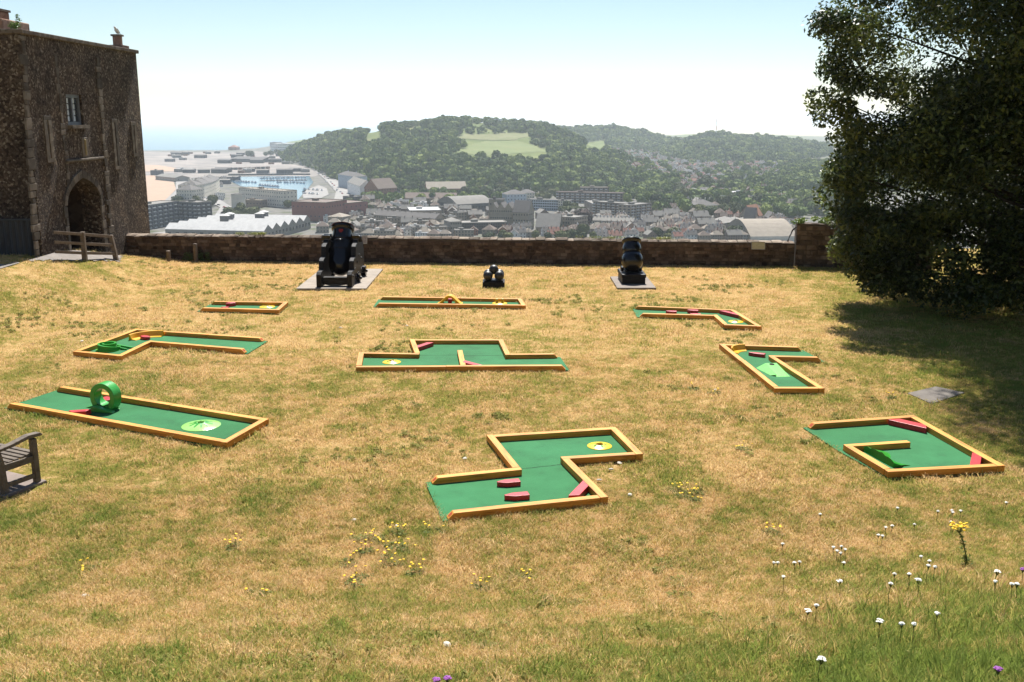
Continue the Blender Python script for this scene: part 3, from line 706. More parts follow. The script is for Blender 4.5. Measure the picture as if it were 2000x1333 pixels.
mb = MB(); mb.box((GX - .1, wroot_y, wz0 - .05), (.5, wr - wl + .15, .1)); gb(mb, 'window_sill', ASHLAR)
# chimney with a pot, and a gull on it
BR = stone_mat('chimney_brick', (.13, .075, .05), (.2, .12, .085), (.28, .19, .14))
c = atX(231, 96, GX - .38); ch = thing('chimney', (c.x, c.y, zt + .02), 'small stepped brick chimney on the gatehouse roof corner', 'chimney')
hb = .22; ht = .52
MB().box((0, 0, hb / 2), (.55, .62, hb)).build('base', BR, ch, bevel=.02); MB().box((0, 0, (hb + ht) / 2), (.26, .24, ht - hb)).build('stack', BR, ch, bevel=.02); MB().box((0, 0, ht + .03), (.34, .32, .06)).build('cap', COPING, ch)
gl = thing('gull', (c.x, c.y, zt + .02 + ht + .06), 'grey and white gull perched on the small chimney', 'bird')
WHT = mat('gull_white', (.75, .75, .74), rough=.7); GRY = mat('gull_grey', (.3, .32, .35), rough=.7)
mb = MB(); B = Matrix.Translation((0, 0, .13)) @ Matrix.Rotation(math.radians(60), 4, 'X'); mb.lathe([(.004, -.2), (.03, -.14), (.065, -.04), (.07, .04), (.05, .1), (.032, .14), (.036, .18), (.03, .215), (.008, .24), (.003, .275)], 12, B); mb.build('body', WHT, gl, smooth=True)
for s in (-1, 1): MB().lathe([(.004, -.24), (.02, -.15), (.04, -.02), (.03, .07), (.004, .1)], 8, Matrix.Translation((s * .045, .0, .14)) @ B.to_3x3().to_4x4() @ Matrix.Diagonal((.5, 1.2, 1, 1))).build('wing', GRY, gl, smooth=True)
for s in (-1, 1): MB().tube([(s * .03, 0, 0), (s * .03, .01, .08)], .006, 5).build('leg', mat('gull_leg', (.5, .3, .2)), gl)
# big stack at the near end of the roof, with a bush
c = atY(-6, 50, yL + 1.3); st = thing('chimney_stack', (c.x, c.y, zt - .2), 'broad brick stack with stepped cap at the near end of the gatehouse roof', 'chimney')
h1 = atY(-6, 42, yL + 1.3).z - zt + .2; h2 = atY(-6, 24, yL + 1.3).z - zt + .2
MB().box((0, -.1, h1 / 2), (1.2, 1.6, h1)).build('base', BR, st, bevel=.03); MB().box((0, -.2, (h1 + h2) / 2), (.6, .75, h2 - h1)).build('stack', BR, st, bevel=.03); MB().box((0, -.2, h2 + .03), (.66, .82, .06)).build('cap', COPING, st)
c = Vector((GX - .25, yL + .35, 0)); bush = thing('roof_bush', (c.x, c.y, zt + .1), 'small straggly bush growing from the gatehouse parapet', 'bush')
mb = MB(); mb.tube([(0, 0, -.1), (.0, .05, .1), (0, .14, .28)], [.015, .012, .006], 5); mb.tube([(0, 0, 0), (.0, -.15, .1)], [.012, .006], 5); mb.build('stem', mat('twig', (.1, .07, .045)), bush)
V, Q = leaf_cloud([(0, .16, .3), (0, .08, .17), (0, -.2, .1), (0, -.1, .12), (0, .12, .4)], [.09, .1, .13, .12, .06], 420, .03, 3); link('foliage', np_mesh('foliage', V, quads=Q), IVY, bush)

# paved strip before the gatehouse
PAVE = mat('path_tarmac', (.23, .20, .18), (.16, .145, .13), 2.5, rough=.95, bump=.4, bscale=60)
pp = [on_ground(x, y) for x, y in ((-60, 519), (0, 518), (60, 510), (150, 509.5), (232, 511), (234, 506))]
pp = [(p.x, p.y) for p in pp] + [(GX - .02, 34.0), (GX - .02, 24.5), (-17, 22)]
def drape(poly, dz, step=.4):
    xs = np.arange(min(p[0] for p in poly), max(p[0] for p in poly) + step, step); ys = np.arange(min(p[1] for p in poly), max(p[1] for p in poly) + step, step)
    V = []; idx = {}; Q = []
    for j in range(len(ys) - 1):
        for i in range(len(xs) - 1):
            if in_poly(np.array([xs[i] + step / 2]), np.array([ys[j] + step / 2]), poly)[0]:
                q = []
                for a, b_ in ((i, j), (i + 1, j), (i + 1, j + 1), (i, j + 1)):
                    if (a, b_) not in idx: idx[(a, b_)] = len(V); V.append((xs[a], ys[b_], float(ground_h(xs[a], ys[b_])) + dz))
                    q.append(idx[(a, b_)])
                Q.append(q)
    return np_mesh('path', V, quads=Q)
PATH_POLY = pp
me = drape(pp, .012, .12); me.shade_smooth(); tag(link('path', me, PAVE), 'grey tarmac path in front of the gatehouse', 'path', kind='structure')
# corrugated hoarding against the return wall
SHT = mat('grey_sheet_metal', (.036, .042, .052), (.026, .03, .037), 3, rough=.55, spec=.3)
yh = yL - .25; xb = atY(68, 460, yh).x; xa = atY(-160, 460, yh).x; V = []; n = 80; z1 = atY(30, 431, yh).z
for k in range(n + 1):
    x = xa + (xb - xa) * k / n; yy = yh + (.02 if (k // 2) % 2 else -.02); V += [(x, yy, float(ground_h(x, yh)) - .2), (x, yy, z1)]
hr = thing('metal_hoarding', (0, 0, 0), 'dark grey ribbed metal hoarding against the gatehouse', 'fence'); mb = MB(); mb.add(V, [(2 * k, 2 * k + 2, 2 * k + 3, 2 * k + 1) for k in range(n)]); mb.build('ribbed_sheet', SHT, hr)
mb = MB(); mb.box(((xa + xb) / 2, yh, z1 + .02), (xb - xa, .07, .05)); mb.build('top_rail', SHT, hr)

# ================================================================== BIG TREE
BARK = mat('tree_bark', (.075, .055, .04), (.035, .026, .02), 6, rough=.95, bump=1.0, bscale=18)
LEAF = leaf_mat('dark_leaf', (.018, .029, .007), (.046, .068, .016), (.165, .185, .045), trans=.4, rough=.38)
TB = Vector((15.2, 26.2, 0))
root = thing('evergreen_tree', TB, 'huge dark evergreen tree spreading over the lawn edge by the wall', 'tree')
mb = MB(); g = np.random.default_rng(12)
stems = []
for k, (dx, dy, hh, lean) in enumerate(((0, 0, 9.5, (.4, .3)), (-.5, .3, 8.5, (-2.6, -.5)), (.4, -.5, 8, (1.8, -2.0)), (-.3, -.4, 7.5, (-1.6, -2.4)), (.3, .5, 8, (1.0, 2.4)))):
    pts = []; rad = []
    for q in np.linspace(0, 1, 8):
        pts.append((dx + lean[0] * q ** 1.3 + g.normal() * .08, dy + lean[1] * q ** 1.3 + g.normal() * .08, hh * q - .1)); rad.append((.34 if k else .45) * (1 - .78 * q) + .02)
    mb.tube(pts, rad, 10); stems.append(pts)
mb.build('trunk', BARK, root, smooth=True)
# crown clumps
cl = []; rad = []
def crown(c, R, n, lo, hi, r0, r1, hole=.42):
    k = 0; tries = 0
    while k < n and tries < n * 30:
        tries += 1
        d = g.normal(size=3); d /= (np.abs(d) ** 3).sum() ** (1 / 3.); q = g.uniform(lo, hi); p = np.array(c) + d * np.array(R) * q
        if p[2] < .55: continue
        if vnoise(np.array([p[0] * 1.0 + p[2] * .6]), np.array([p[1] + p[2] * .9]), .55, 3)[0] < hole: continue
        cl.append(tuple(p)); s = g.uniform(r0, r1); rad.append((s * 1.15, s * 1.15, s * .85)); k += 1
crown((15.9, 25.6, 9.2), (7.2, 5.8, 8.2), 300, .74, 1.0, .7, 1.2)
crown((15.4, 25.6, 8.6), (6.4, 5.2, 7.4), 210, .3, .85, .8, 1.3)
crown((14.9, 26.2, 3.6), (5.4, 5.0, 3.3), 150, .6, 1.0, .6, 1.0, .3)
crown((13.6, 23.4, 12.8), (5.7, 4.4, 4.0), 150, .5, 1.0, .8, 1.2, .3)
# boughs that make the outline against sky and valley (column, row, distance)
for px, py, Yd, n in ((1622, 40, 25.5, 3), (1606, 55, 25.5, 1), (1640, 110, 25.2, 4), (1632, 150, 25.6, 2), (1618, 185, 25.8, 2), (1606, 200, 25.8, 1), (1615, 240, 25.6, 2), (1640, 205, 25.6, 3), (1640, 275, 25.8, 3),
                      (1630, 318, 26.0, 3), (1622, 350, 26.0, 3), (1645, 380, 26.0, 4), (1655, 430, 26.2, 4), (1660, 470, 26.0, 4), (1672, 505, 26.0, 4), (1680, 535, 25.8, 3), (1705, 548, 25.6, 3), (1690, 420, 25.5, 4), (1660, 330, 26.5, 4),
                      (1680, 250, 25.5, 4), (1690, 150, 25.5, 4), (1680, 60, 25.5, 4), (1740, 555, 25, 4), (1790, 556, 24.5, 4), (1850, 560, 24.2, 4), (1920, 565, 24, 4), (1980, 566, 24, 4), (1760, 500, 25, 4), (1840, 500, 24.6, 4), (1930, 510, 24.5, 4), (1730, 450, 25, 4), (1800, 430, 25, 4), (1900, 430, 24.6, 4), (1990, 440, 24.4, 4)):
    p = atY(px, py, Yd)
    for k in range(n):
        q = p + Vector((g.normal() * .22 + .1, g.normal() * .5, g.normal() * .16)); s = g.uniform(.26, .5) if n < 4 else g.uniform(.4, .7); cl.append(tuple(q)); rad.append((s, s, s * .75))
V, Q = leaf_cloud([tuple(Vector(c) - TB) for c in cl], rad, 820000, .069, 21, .35)
link('crown', np_mesh('crown', V, quads=Q), LEAF, root)
# limbs reaching into the clumps
mb = MB(); tips = np.array(cl)
for k in range(0, len(cl), 7):
    e = Vector(cl[k]) - TB; st = stems[k % len(stems)]; s = Vector(st[int(np.clip(e.z / 1.6, 1, 6))]); mid = (s + e) / 2 + Vector((0, 0, -.25 + g.normal() * .15)); L_ = (e - s).length
    if L_ < 8.5: mb.tube([s, s.lerp(mid, .5) + Vector((g.normal() * .08, g.normal() * .08, 0)), mid, e], [.03 + L_ * .009, .022 + L_ * .006, .02 + L_ * .003, .008], 5, caps=False)
mb.build('limb', BARK, root, smooth=True)

# ================================================================== MINI GOLF COURSE
CZ = .014; BH = .10; BW = .105
m, t, b = new_mat('larch_timber')
tc = N(t, 'ShaderNodeTexCoord'); mp = N(t, 'ShaderNodeMapping'); mp.inputs['Scale'].default_value = (1.2, 16, 16); t.links.new(tc.outputs['Object'], mp.inputs[0]); oi = N(t, 'ShaderNodeObjectInfo')
ad = N(t, 'ShaderNodeVectorMath', operation='ADD'); t.links.new(mp.outputs[0], ad.inputs[0]); mlv = N(t, 'ShaderNodeVectorMath', operation='SCALE'); mlv.inputs[0].default_value = (37, 11, 5); t.links.new(oi.outputs['Random'], mlv.inputs['Scale']); t.links.new(mlv.outputs[0], ad.inputs[1])
n = N(t, 'ShaderNodeTexNoise'); n.inputs['Scale'].default_value = 1.6; n.inputs['Detail'].default_value = 7; n.inputs['Roughness'].default_value = .65; t.links.new(ad.outputs[0], n.inputs['Vector'])
r = ramp(t, [(.22, (.17, .055, .010)), (.34, (.36, .13, .018)), (.5, (.58, .245, .036)), (.7, (.69, .325, .058))]); t.links.new(n.outputs['Fac'], r.inputs['Fac'])
hs = N(t, 'ShaderNodeHueSaturation'); mr = N(t, 'ShaderNodeMapRange'); mr.inputs['To Min'].default_value = .82; mr.inputs['To Max'].default_value = 1.12; t.links.new(oi.outputs['Random'], mr.inputs['Value']); t.links.new(mr.outputs[0], hs.inputs['Value']); t.links.new(r.outputs[0], hs.inputs['Color'])
t.links.new(hs.outputs[0], b.inputs['Base Color']); b.inputs['Roughness'].default_value = .6; b.inputs['Specular IOR Level'].default_value = .3
bp = N(t, 'ShaderNodeBump'); bp.inputs['Strength'].default_value = .35; bp.inputs['Distance'].default_value = .004; t.links.new(n.outputs['Fac'], bp.inputs['Height']); t.links.new(bp.outputs[0], b.inputs['Normal'])
TIMBER = m
m, t, b = new_mat('green_putting_felt')
geo = N(t, 'ShaderNodeNewGeometry')
n = N(t, 'ShaderNodeTexNoise'); n.inputs['Scale'].default_value = 1.7; n.inputs['Detail'].default_value = 7; n.inputs['Roughness'].default_value = .7; t.links.new(geo.outputs['Position'], n.inputs['Vector'])
r = ramp(t, [(.30, (.011, .092, .026)), (.46, (.016, .128, .037)), (.72, (.023, .158, .049))]); t.links.new(n.outputs['Fac'], r.inputs['Fac'])
n3 = N(t, 'ShaderNodeTexNoise'); n3.inputs['Scale'].default_value = .55; n3.inputs['Detail'].default_value = 3; t.links.new(geo.outputs['Position'], n3.inputs['Vector'])
mp = N(t, 'ShaderNodeMapping'); mp.inputs['Scale'].default_value = (3, 14, 3); mp.inputs['Rotation'].default_value = (0, 0, .3); t.links.new(geo.outputs['Position'], mp.inputs[0])
n4 = N(t, 'ShaderNodeTexNoise'); n4.inputs['Scale'].default_value = 1.0; n4.inputs['Detail'].default_value = 9; n4.inputs['Roughness'].default_value = .8; t.links.new(mp.outputs[0], n4.inputs['Vector'])
fd = ramp(t, [(.3, (.78, .85, .78)), (.7, (1.3, 1.14, 1.3))]); t.links.new(n3.outputs['Fac'], fd.inputs['Fac']); sf = ramp(t, [(.27, (.45, .5, .42)), (.37, (1, 1, 1))]); t.links.new(n4.outputs['Fac'], sf.inputs['Fac'])
ma = N(t, 'ShaderNodeMix', data_type='RGBA', blend_type='MULTIPLY'); ma.inputs['Factor'].default_value = 1; t.links.new(r.outputs[0], ma.inputs['A']); t.links.new(fd.outputs[0], ma.inputs['B'])
mb_ = N(t, 'ShaderNodeMix', data_type='RGBA', blend_type='MULTIPLY'); mb_.inputs['Factor'].default_value = 1; t.links.new(ma.outputs['Result'], mb_.inputs['A']); t.links.new(sf.outputs[0], mb_.inputs['B'])
t.links.new(mb_.outputs['Result'], b.inputs['Base Color']); b.inputs['Roughness'].default_value = .85; b.inputs['Specular IOR Level'].default_value = .25; b.inputs['Sheen Weight'].default_value = .07; b.inputs['Sheen Roughness'].default_value = .4; b.inputs['Sheen Tint'].default_value = (.6, 1, .75, 1)
n2 = N(t, 'ShaderNodeTexNoise'); n2.inputs['Scale'].default_value = 240; t.links.new(geo.outputs['Position'], n2.inputs['Vector'])
bp = N(t, 'ShaderNodeBump'); bp.inputs['Strength'].default_value = .5; bp.inputs['Distance'].default_value = .004; t.links.new(n2.outputs['Fac'], bp.inputs['Height']); t.links.new(bp.outputs[0], b.inputs['Normal'])
FELT = m
SEAM = mat('felt_seam', (.012, .05, .02), rough=.9)
STAMP = mat('timber_stamp', (.42, .06, .02), (.30, .05, .02), 40)
def beam(root, p, q, o, h=BH, ch0=False, ch1=False):
    """timber between p and q (outer edge), o = inward unit normal, in world coordinates"""
    d = (q - p); L = d.length; d.normalize(); ang = math.atan2(d.y, d.x)
    wy = d.x * o.y - d.y * o.x; W = BW if wy > 0 else -BW
    c0 = .075 if ch0 else 0; c1 = .075 if ch1 else 0
    prof = [(0, -.03), (L, -.03), (L, .03 if ch1 else h)] + ([(L - c1, h)] if ch1 else []) + ([(c0, h)] if ch0 else []) + [(0, .03 if ch0 else h)]
    mb = MB(); P = [(x, 0, z) for x, z in prof]; mb.extrude(P if W > 0 else P[::-1], (0, W, 0))
    ob = mb.build('border_beam', TIMBER, root, bevel=.004); ob.location = (p.x - root.location.x, p.y - root.location.y, 0); ob.rotation_euler = (0, 0, ang)
    for ch, x0, x1 in ((ch0, .006, .06), (ch1, L - .006, L - .06)):
        if ch:      # stamped end grain on the bevelled end
            s = 1 if x0 < L / 2 else -1; zf = lambda x: .03 + abs(x - (0 if s > 0 else L)) / .075 * (h - .03) + .002
            mb = MB(); y0, y1 = W * .22, W * .78; mb.add([(x0 + s * .012, y0, zf(x0 + s * .012)), (x1, y0, zf(x1)), (x1, y1, zf(x1)), (x0 + s * .012, y1, zf(x0 + s * .012))], [(0, 1, 2, 3)])
            st = mb.build('stamp', STAMP, ob)
    return ob
LANE_POLYS = []
def lane(label, px, open_edges=(), extra=(), split=(), seams=()):
    P = [at(x, y, BH) for x, y in px]; P = [Vector((p.x, p.y)) for p in P]; n = len(P)
    c = sum(P, Vector((0, 0))) / n
    root = thing('mini_golf_lane', (c.x, c.y, 0), label, 'golf lane', 'mini golf lanes laid out on the lawn')
    ar = sum(P[i].x * P[(i + 1) % n].y - P[(i + 1) % n].x * P[i].y for i in range(n))     # negative = clockwise
    if ar > 0: raise ValueError(label)
    # felt
    FP = [Vector(p) for p in P]
    for e in open_edges:
        a, b_ = P[e], P[(e + 1) % n]; d = (b_ - a).normalized(); outn = Vector((-d.y, d.x)) * .07
        FP[e] = FP[e] + outn; FP[(e + 1) % n] = FP[(e + 1) % n] + outn
    mb = MB(); mb.prism([(p.x - c.x, p.y - c.y) for p in FP], -.03, CZ); mb.build('putting_felt', FELT, root)
    LANE_POLYS.append([(c.x + (p.x - c.x) * 1.005, c.y + (p.y - c.y) * 1.005) for p in FP])
    beams = [i for i in range(n) if i not in open_edges]
    for i in beams:
        p, q = P[i], P[(i + 1) % n]; d = (q - p).normalized(); o = Vector((d.y, -d.x))
        pv, nx = (i - 1) % n, (i + 1) % n
        d0 = (P[i] - P[pv]).normalized(); d2 = (P[(nx + 1) % n] - q).normalized()
        cr0 = d0.x * d.y - d0.y * d.x; cr1 = d.x * d2.y - d.y * d2.x          # < 0 convex for clockwise
        s0 = p + d * (BW + .003) if (pv in beams and cr0 < 0) else (p + d * .003)
        s1 = q + d * BW if (nx in beams and cr1 > 0) else q
        h = BH + (.003 if i % 2 else 0)
        if i in split:
            f = .57; md = s0.lerp(s1, f); jo = o * .006
            beam(root, s0, md, o, h, ch0=pv not in beams); beam(root, md + d * .004 - jo, s1 - jo, o, h - .004, ch1=nx not in beams)
        else: beam(root, s0, s1, o, h, ch0=pv not in beams, ch1=nx not in beams)
    for a, b_, side in extra:
        p = at(*a, BH); q = at(*b_, BH); p, q = Vector((p.x, p.y)), Vector((q.x, q.y)); d = (q - p).normalized(); o = Vector((d.y, -d.x)) * side
        beam(root, p, q, o, BH - .002)
    for a, b_ in seams:
        p = at(*a, CZ); q = at(*b_, CZ); k = 9; pts = [p.lerp(q, f / k) + Vector((0, random.uniform(-.012, .012), 0)) for f in range(k + 1)]; mb = MB()
        for u_, v_ in zip(pts[:-1], pts[1:]):
            w_ = random.uniform(.004, .011); mb.add([(u_.x - c.x, u_.y - c.y - w_, CZ + .002), (v_.x - c.x, v_.y - c.y - w_ * .6, CZ + .002), (v_.x - c.x, v_.y - c.y + w_ * .6, CZ + .003), (u_.x - c.x, u_.y - c.y + w_, CZ + .003)], [(0, 1, 2, 3)])
        mb.build('felt_seam', SEAM, root)
    return root
lane('zigzag green lane with two red pointed blocks and a yellow cup, nearest the bank', [(950, 850), (1202, 834), (1256, 887), (1112, 896), (1188, 971), (875, 1004), (841, 930), (1001, 914)], (5,), seams=[((1003, 918), (1112, 906))])
lane('stepped green lane with a centre divider beam, in the middle of the course', [(800, 663), (982, 663), (996, 691), (1088, 690), (1105, 715), (695, 717), (701, 688), (810, 690)], (3,), extra=[((893, 684), (899, 713), -1)], split=(4,), seams=[((812, 695), (892, 694)), ((905, 695), (985, 695))])
lane('short straight green lane with two small red blocks, before the tall mortar carriage', [(415, 588), (563, 590), (545, 606), (390, 602)], (3,))
lane('long straight green lane with an orange arch, before the cannonball pile', [(744, 579), (1018, 583), (1027, 597), (734, 593)], (3,), split=(0,))
lane('bent green lane with three red blocks and a corner bumper, before the round mortar', [(1241, 597), (1433, 605), (1488, 638), (1414, 635), (1394, 617), (1250, 613)], (5,))
lane('bent green lane with a green spiral and a yellow corner curve', [(265, 642.5), (516, 659), (477, 683), (295, 668), (237, 696), (142, 687)], (1,), split=(0,))
lane('straight green lane with a green loop and a pale green ribbed cup, beside the bench', [(119, 753), (525, 818), (443, 865), (13, 788)], (3,), split=(0,))
lane('bent green lane with a yellow corner curve and a green hole ramp', [(1405, 672), (1564, 677), (1605, 699), (1513, 697), (1611, 759), (1513, 759)], (1,), split=(5,))
lane('broad green lane with a stub beam and green scoop ramp by the tree shadow', [(1577, 825), (1784, 811), (1963, 910), (1735, 922), (1646, 869)], (4,), extra=[((1647, 868), (1771, 860), 1)])

# ------------------------------------------------------------------ obstacles lying on the lanes
def paint(name, c, c2=None, rough=.42, bump=0.15): return mat(name, c, c2 or tuple(x * .85 for x in c), 5, rough=rough, spec=.4, bump=bump, bscale=30)
RED = paint('red_painted_wood', (.50, .022, .032), (.40, .018, .025)); YEL = paint('yellow_plastic', (.80, .52, .03), (.74, .46, .03), .3); ORG = paint('orange_plastic', (.82, .40, .015), (.76, .35, .015), .35)
LIME = paint('lime_plastic', (.13, .50, .045), (.11, .44, .04), .3); GRN = paint('green_plastic', (.035, .30, .04), (.03, .25, .035), .3); HOLE = mat('cup_hole', (.01, .012, .01), rough=.9)
def z0(px, py): return at(px, py, CZ)
def block(px, py, L, W, H, ang, label, pointed=True, z=None):
    p = at(px, py, CZ + H * .5); poly = [(-L / 2, -W / 2), (L / 2, -W / 2), (L / 2, W / 2), (-L / 2, W / 2)]
    if pointed: poly = [(-L / 2, -W * .12), (-L * .12, -W / 2), (L / 2, -W / 2), (L / 2, W / 2), (-L * .12, W / 2), (-L / 2, W * .12)]
    mb = MB(); mb.prism(poly, 0, H); o = mb.build('red_block', RED, bevel=.006); o.location = (p.x, p.y, CZ + .001); o.rotation_euler = (0, 0, ang)
    return tag(o, label, 'block')
A15 = math.radians(13)
block(993, 944, .31, .13, .065, A15, 'pointed red block on the zigzag lane, the one nearer the divider corner')
block(1009, 970, .32, .13, .065, A15, 'pointed red block on the zigzag lane, the one beside the long border beam')
def bumper(a, b_, label, W=.13, H=.085):
    p, q = at(*a, CZ + H), at(*b_, CZ + H); d = (q - p); L = d.length; ang = math.atan2(d.y, d.x); mb = MB()
    mb.prism([(0, -W / 2), (L, -W / 2), (L - W * .8, W / 2), (W * .8, W / 2)], 0, H) if False else mb.prism([(0, 0), (L, 0), (L - W * .55, W), (W * .55, W)], 0, H)
    o = mb.build('red_bumper', RED, bevel=.005); o.location = (p.x, p.y, CZ + .001); o.rotation_euler = (0, 0, ang); return tag(o, label, 'bumper')
bumper((1141, 936), (1110, 968), 'red diagonal bumper across the corner of the zigzag lane')
bumper((811, 681), (847, 669), 'red diagonal bumper in the rear corner of the stepped lane')
bumper((942, 713), (908, 704), 'red diagonal bumper against the divider beam of the stepped lane')
bumper((1405, 607), (1443, 616), 'red diagonal bumper in the corner of the bent lane before the round mortar')
bumper((1735, 820), (1810, 837), 'red diagonal bumper in the rear corner of the broad lane', W=.18)
bumper((1899, 884), (1894, 908), 'red diagonal bumper in the front corner of the broad lane')
for px, py, lab in ((1311, 611, 'dark red block nearest the open end of the bent lane with a corner bumper'), (1353, 609, 'red block against the rear beam of the bent lane with a corner bumper'), (1358, 616.5, 'red block against the front beam of the bent lane with a corner bumper')):
    block(px, py, .27, .12, .085, math.radians(-10), lab)
block(450, 595, .24, .15, .09, math.radians(35), 'pointed red block against the rear beam of the short straight lane')
block(439, 602, .20, .12, .05, math.radians(-8), 'small red block against the front beam of the short straight lane')
block(1478, 693, .34, .11, .07, math.radians(-28), 'slim red block in the bend of the lane with the hole ramp')
p = z0(284, 663); mb = MB(); mb.lathe([(.115, 0), (.12, .01), (.12, .055), (.11, .07)], 8, Matrix.Diagonal((1.2, .7, 1, 1))); o = mb.build('red_block', RED, smooth=30, bevel=.004); o.location = (p.x, p.y, CZ + .001); o.rotation_euler = (0, 0, -.6); tag(o, 'rounded red block in the bend of the lane with the green spiral', 'block')
block(209, 783, .26, .19, .085, math.radians(-60), 'red block behind the green loop, against the rear beam')
bumper((178, 799), (134, 802), 'red bumper against the front beam beside the green loop', W=.12)
def cup(px, py, R, m, label, ribs=0, H=.045):
    p = z0(px, py); root = thing('hole_cup', (p.x, p.y, CZ), label, 'golf cup'); hr = .055
    mb = MB(); mb.lathe([(R, .001), (R, .006), (R * .97, .011), (R * .6, H * .5), (hr + .02, H), (hr, H), (hr * .95, .004)], 32, cap0=False, cap1=False); mb.build('dish', m, root, smooth=40)
    MB().lathe([(hr * .96, .003), (hr * .96, .005)], 20).build('hole', HOLE, root)
    for k in range(ribs):
        a = 2 * math.pi * k / ribs; mb = MB(); r0, r1 = hr + .012, R * .62; zf = lambda r: H + (H * .5 - H) * (r - hr - .02) / (R * .6 - hr - .02) + .003
        d = Vector((math.cos(a), math.sin(a), 0)); s = Vector((-d.y, d.x, 0)); A_, B_ = d * r0, d * r1
        mb.add([A_ + s * .024 + Vector((0, 0, H + .004)), A_ - s * .024 + Vector((0, 0, H + .004)), B_ - s * .009 + Vector((0, 0, zf(r1))), B_ + s * .009 + Vector((0, 0, zf(r1)))], [(0, 3, 2, 1)]); mb.build('slot', GRN, root)
    return root
cup(1171, 872, .185, YEL, 'yellow dished cup at the closed end of the zigzag lane', 5, .035)
cup(765, 708, .185, YEL, 'yellow dished cup at the closed end of the stepped lane', 5, .035)
cup(522, 600, .20, YEL, 'yellow dished cup on the short straight lane', 5, .035)
cup(1437, 629, .18, YEL, 'yellow dished cup at the end of the bent lane before the round mortar', 5, .035)
cup(393, 832, .305, paint('pale_lime_plastic', (.30, .62, .16), (.27, .56, .15), .22), 'pale green ribbed cup on the loop lane', 10, .06)
c = cup(976, 593, .20, YEL, 'yellow cup with two small knobs at the end of the long straight lane', 0, .03)
for s in (-1, 1): MB().lathe([(.03, .02), (.035, .05), (.045, .08), (.055, .1), (.05, .12), (.02, .125)], 14, Matrix.Translation((s * .075, .03, 0))).build('knob', paint('amber_knob', (.55, .33, .03)), c, smooth=True)
# the loop: a broad ring on a flared foot
p = z0(209, 800); Rz = math.radians(-14); lp = thing('loop_obstacle', (p.x, p.y, CZ), 'green plastic loop-the-loop standing on the lane beside the bench', 'loop', rz=Rz)
n = 36; ro, ri, hc, wd = .232, .148, .242, .21
def outer(a):
    x, z = ro * math.cos(a), hc + ro * math.sin(a)
    if math.sin(a) < -.15: q = min(1, (-math.sin(a) - .15) / .75); x = (1 if math.cos(a) >= 0 else -1) * (abs(x) * (1 - q) + q * .26 * (abs(math.cos(a)) * .9 + .1)) if abs(math.cos(a)) > 1e-3 else 0; z = max(0.0, hc + ro * math.sin(a) * (1 + .13 * q))
    if math.sin(a) < -.92: z = 0.0; x = math.cos(a) / .392 * .27
    return x, max(z, 0.0)
mb = MB(); V = []
for k in range(n):
    a = 2 * math.pi * (k + .5) / n; x, z = outer(a)
    V += [(x, -wd / 2, z), (x, wd / 2, z), (ri * math.cos(a), wd / 2, hc + ri * math.sin(a)), (ri * math.cos(a), -wd / 2, hc + ri * math.sin(a))]
fs = []
for k in range(n):
    a_, b_ = 4 * k, 4 * ((k + 1) % n)
    fs += [(a_, b_, b_ + 3, a_ + 3), (a_ + 1, a_ + 2, b_ + 2, b_ + 1), (a_, a_ + 1, b_ + 1, b_), (a_ + 3, b_ + 3, b_ + 2, a_ + 2)]
mb.add(V, [f[::-1] for f in fs]); mb.build('ring', paint('loop_green', (.05, .33, .06), (.04, .28, .05), .28), lp, smooth=35, bevel=.008)
mb = MB(); mb.extrude([(-.16, -wd / 2 - .10, .0), (.25, -wd / 2 - .10, .0), (.22, -wd / 2 - .10, .03), (-.08, -wd / 2 - .10, .10), (-.16, -wd / 2 - .10, .10)], (0, .098, 0)); mb.build('entry_ramp', paint('loop_ramp', (.06, .36, .07), (.05, .3, .06), .28), lp, bevel=.012)
mb = MB(); mb.extrude([(-.42, .0, .0), (-.27, .0, .0), (-.27, .0, .05)], (0, wd / 2, 0)); mb.build('exit_ramp', paint('loop_ramp', (.06, .36, .07)), lp, bevel=.005)
# the orange arch
p = z0(879, 593); ar_ = thing('arch_bridge', (p.x, p.y, CZ), 'orange curved arch bridge standing on the long straight lane', 'arch', rz=math.radians(-4.5)); mb = MB(); V = []; n = 18; wd = .26
for k in range(n + 1):
    q = k / n * 2 - 1; x = .33 * q; z = .225 * (.5 + .5 * math.cos(math.pi * q)) ** .85; xi = .24 * q * 1.02; zi = max(0.0, .165 * (1 - abs(q) ** 2.2)) if abs(q) < 1 else 0
    zi = min(zi, max(z - .035, 0)); V += [(x, -wd / 2, z + .006), (x, wd / 2, z + .006), (xi if abs(q) < .98 else x * .8, wd / 2, zi), (xi if abs(q) < .98 else x * .8, -wd / 2, zi)]
fs = []
for k in range(n): a_, b_ = 4 * k, 4 * (k + 1); fs += [(a_, b_, b_ + 3, a_ + 3), (a_ + 1, a_ + 2, b_ + 2, b_ + 1), (a_, a_ + 1, b_ + 1, b_), (a_ + 3, b_ + 3, b_ + 2, a_ + 2)]
fs += [(0, 1, 2, 3), (4 * n, 4 * n + 3, 4 * n + 2, 4 * n + 1)]
mb.add(V, [f[::-1] for f in fs]); mb.build('arch', ORG, ar_, smooth=35, bevel=.006)
mb = MB()
for s in (-1, 1): mb.extrude([(s * .05, s * .0 + s * (wd / 2 + .0), .20), (s * .1, s * (wd / 2), .19), (s * .1, s * (wd / 2), .24), (s * .05, s * (wd / 2), .25)], (0, s * -.02, 0))
block(879, 588, .10, .2, .10, 0, 'pale red block under the orange arch', False)
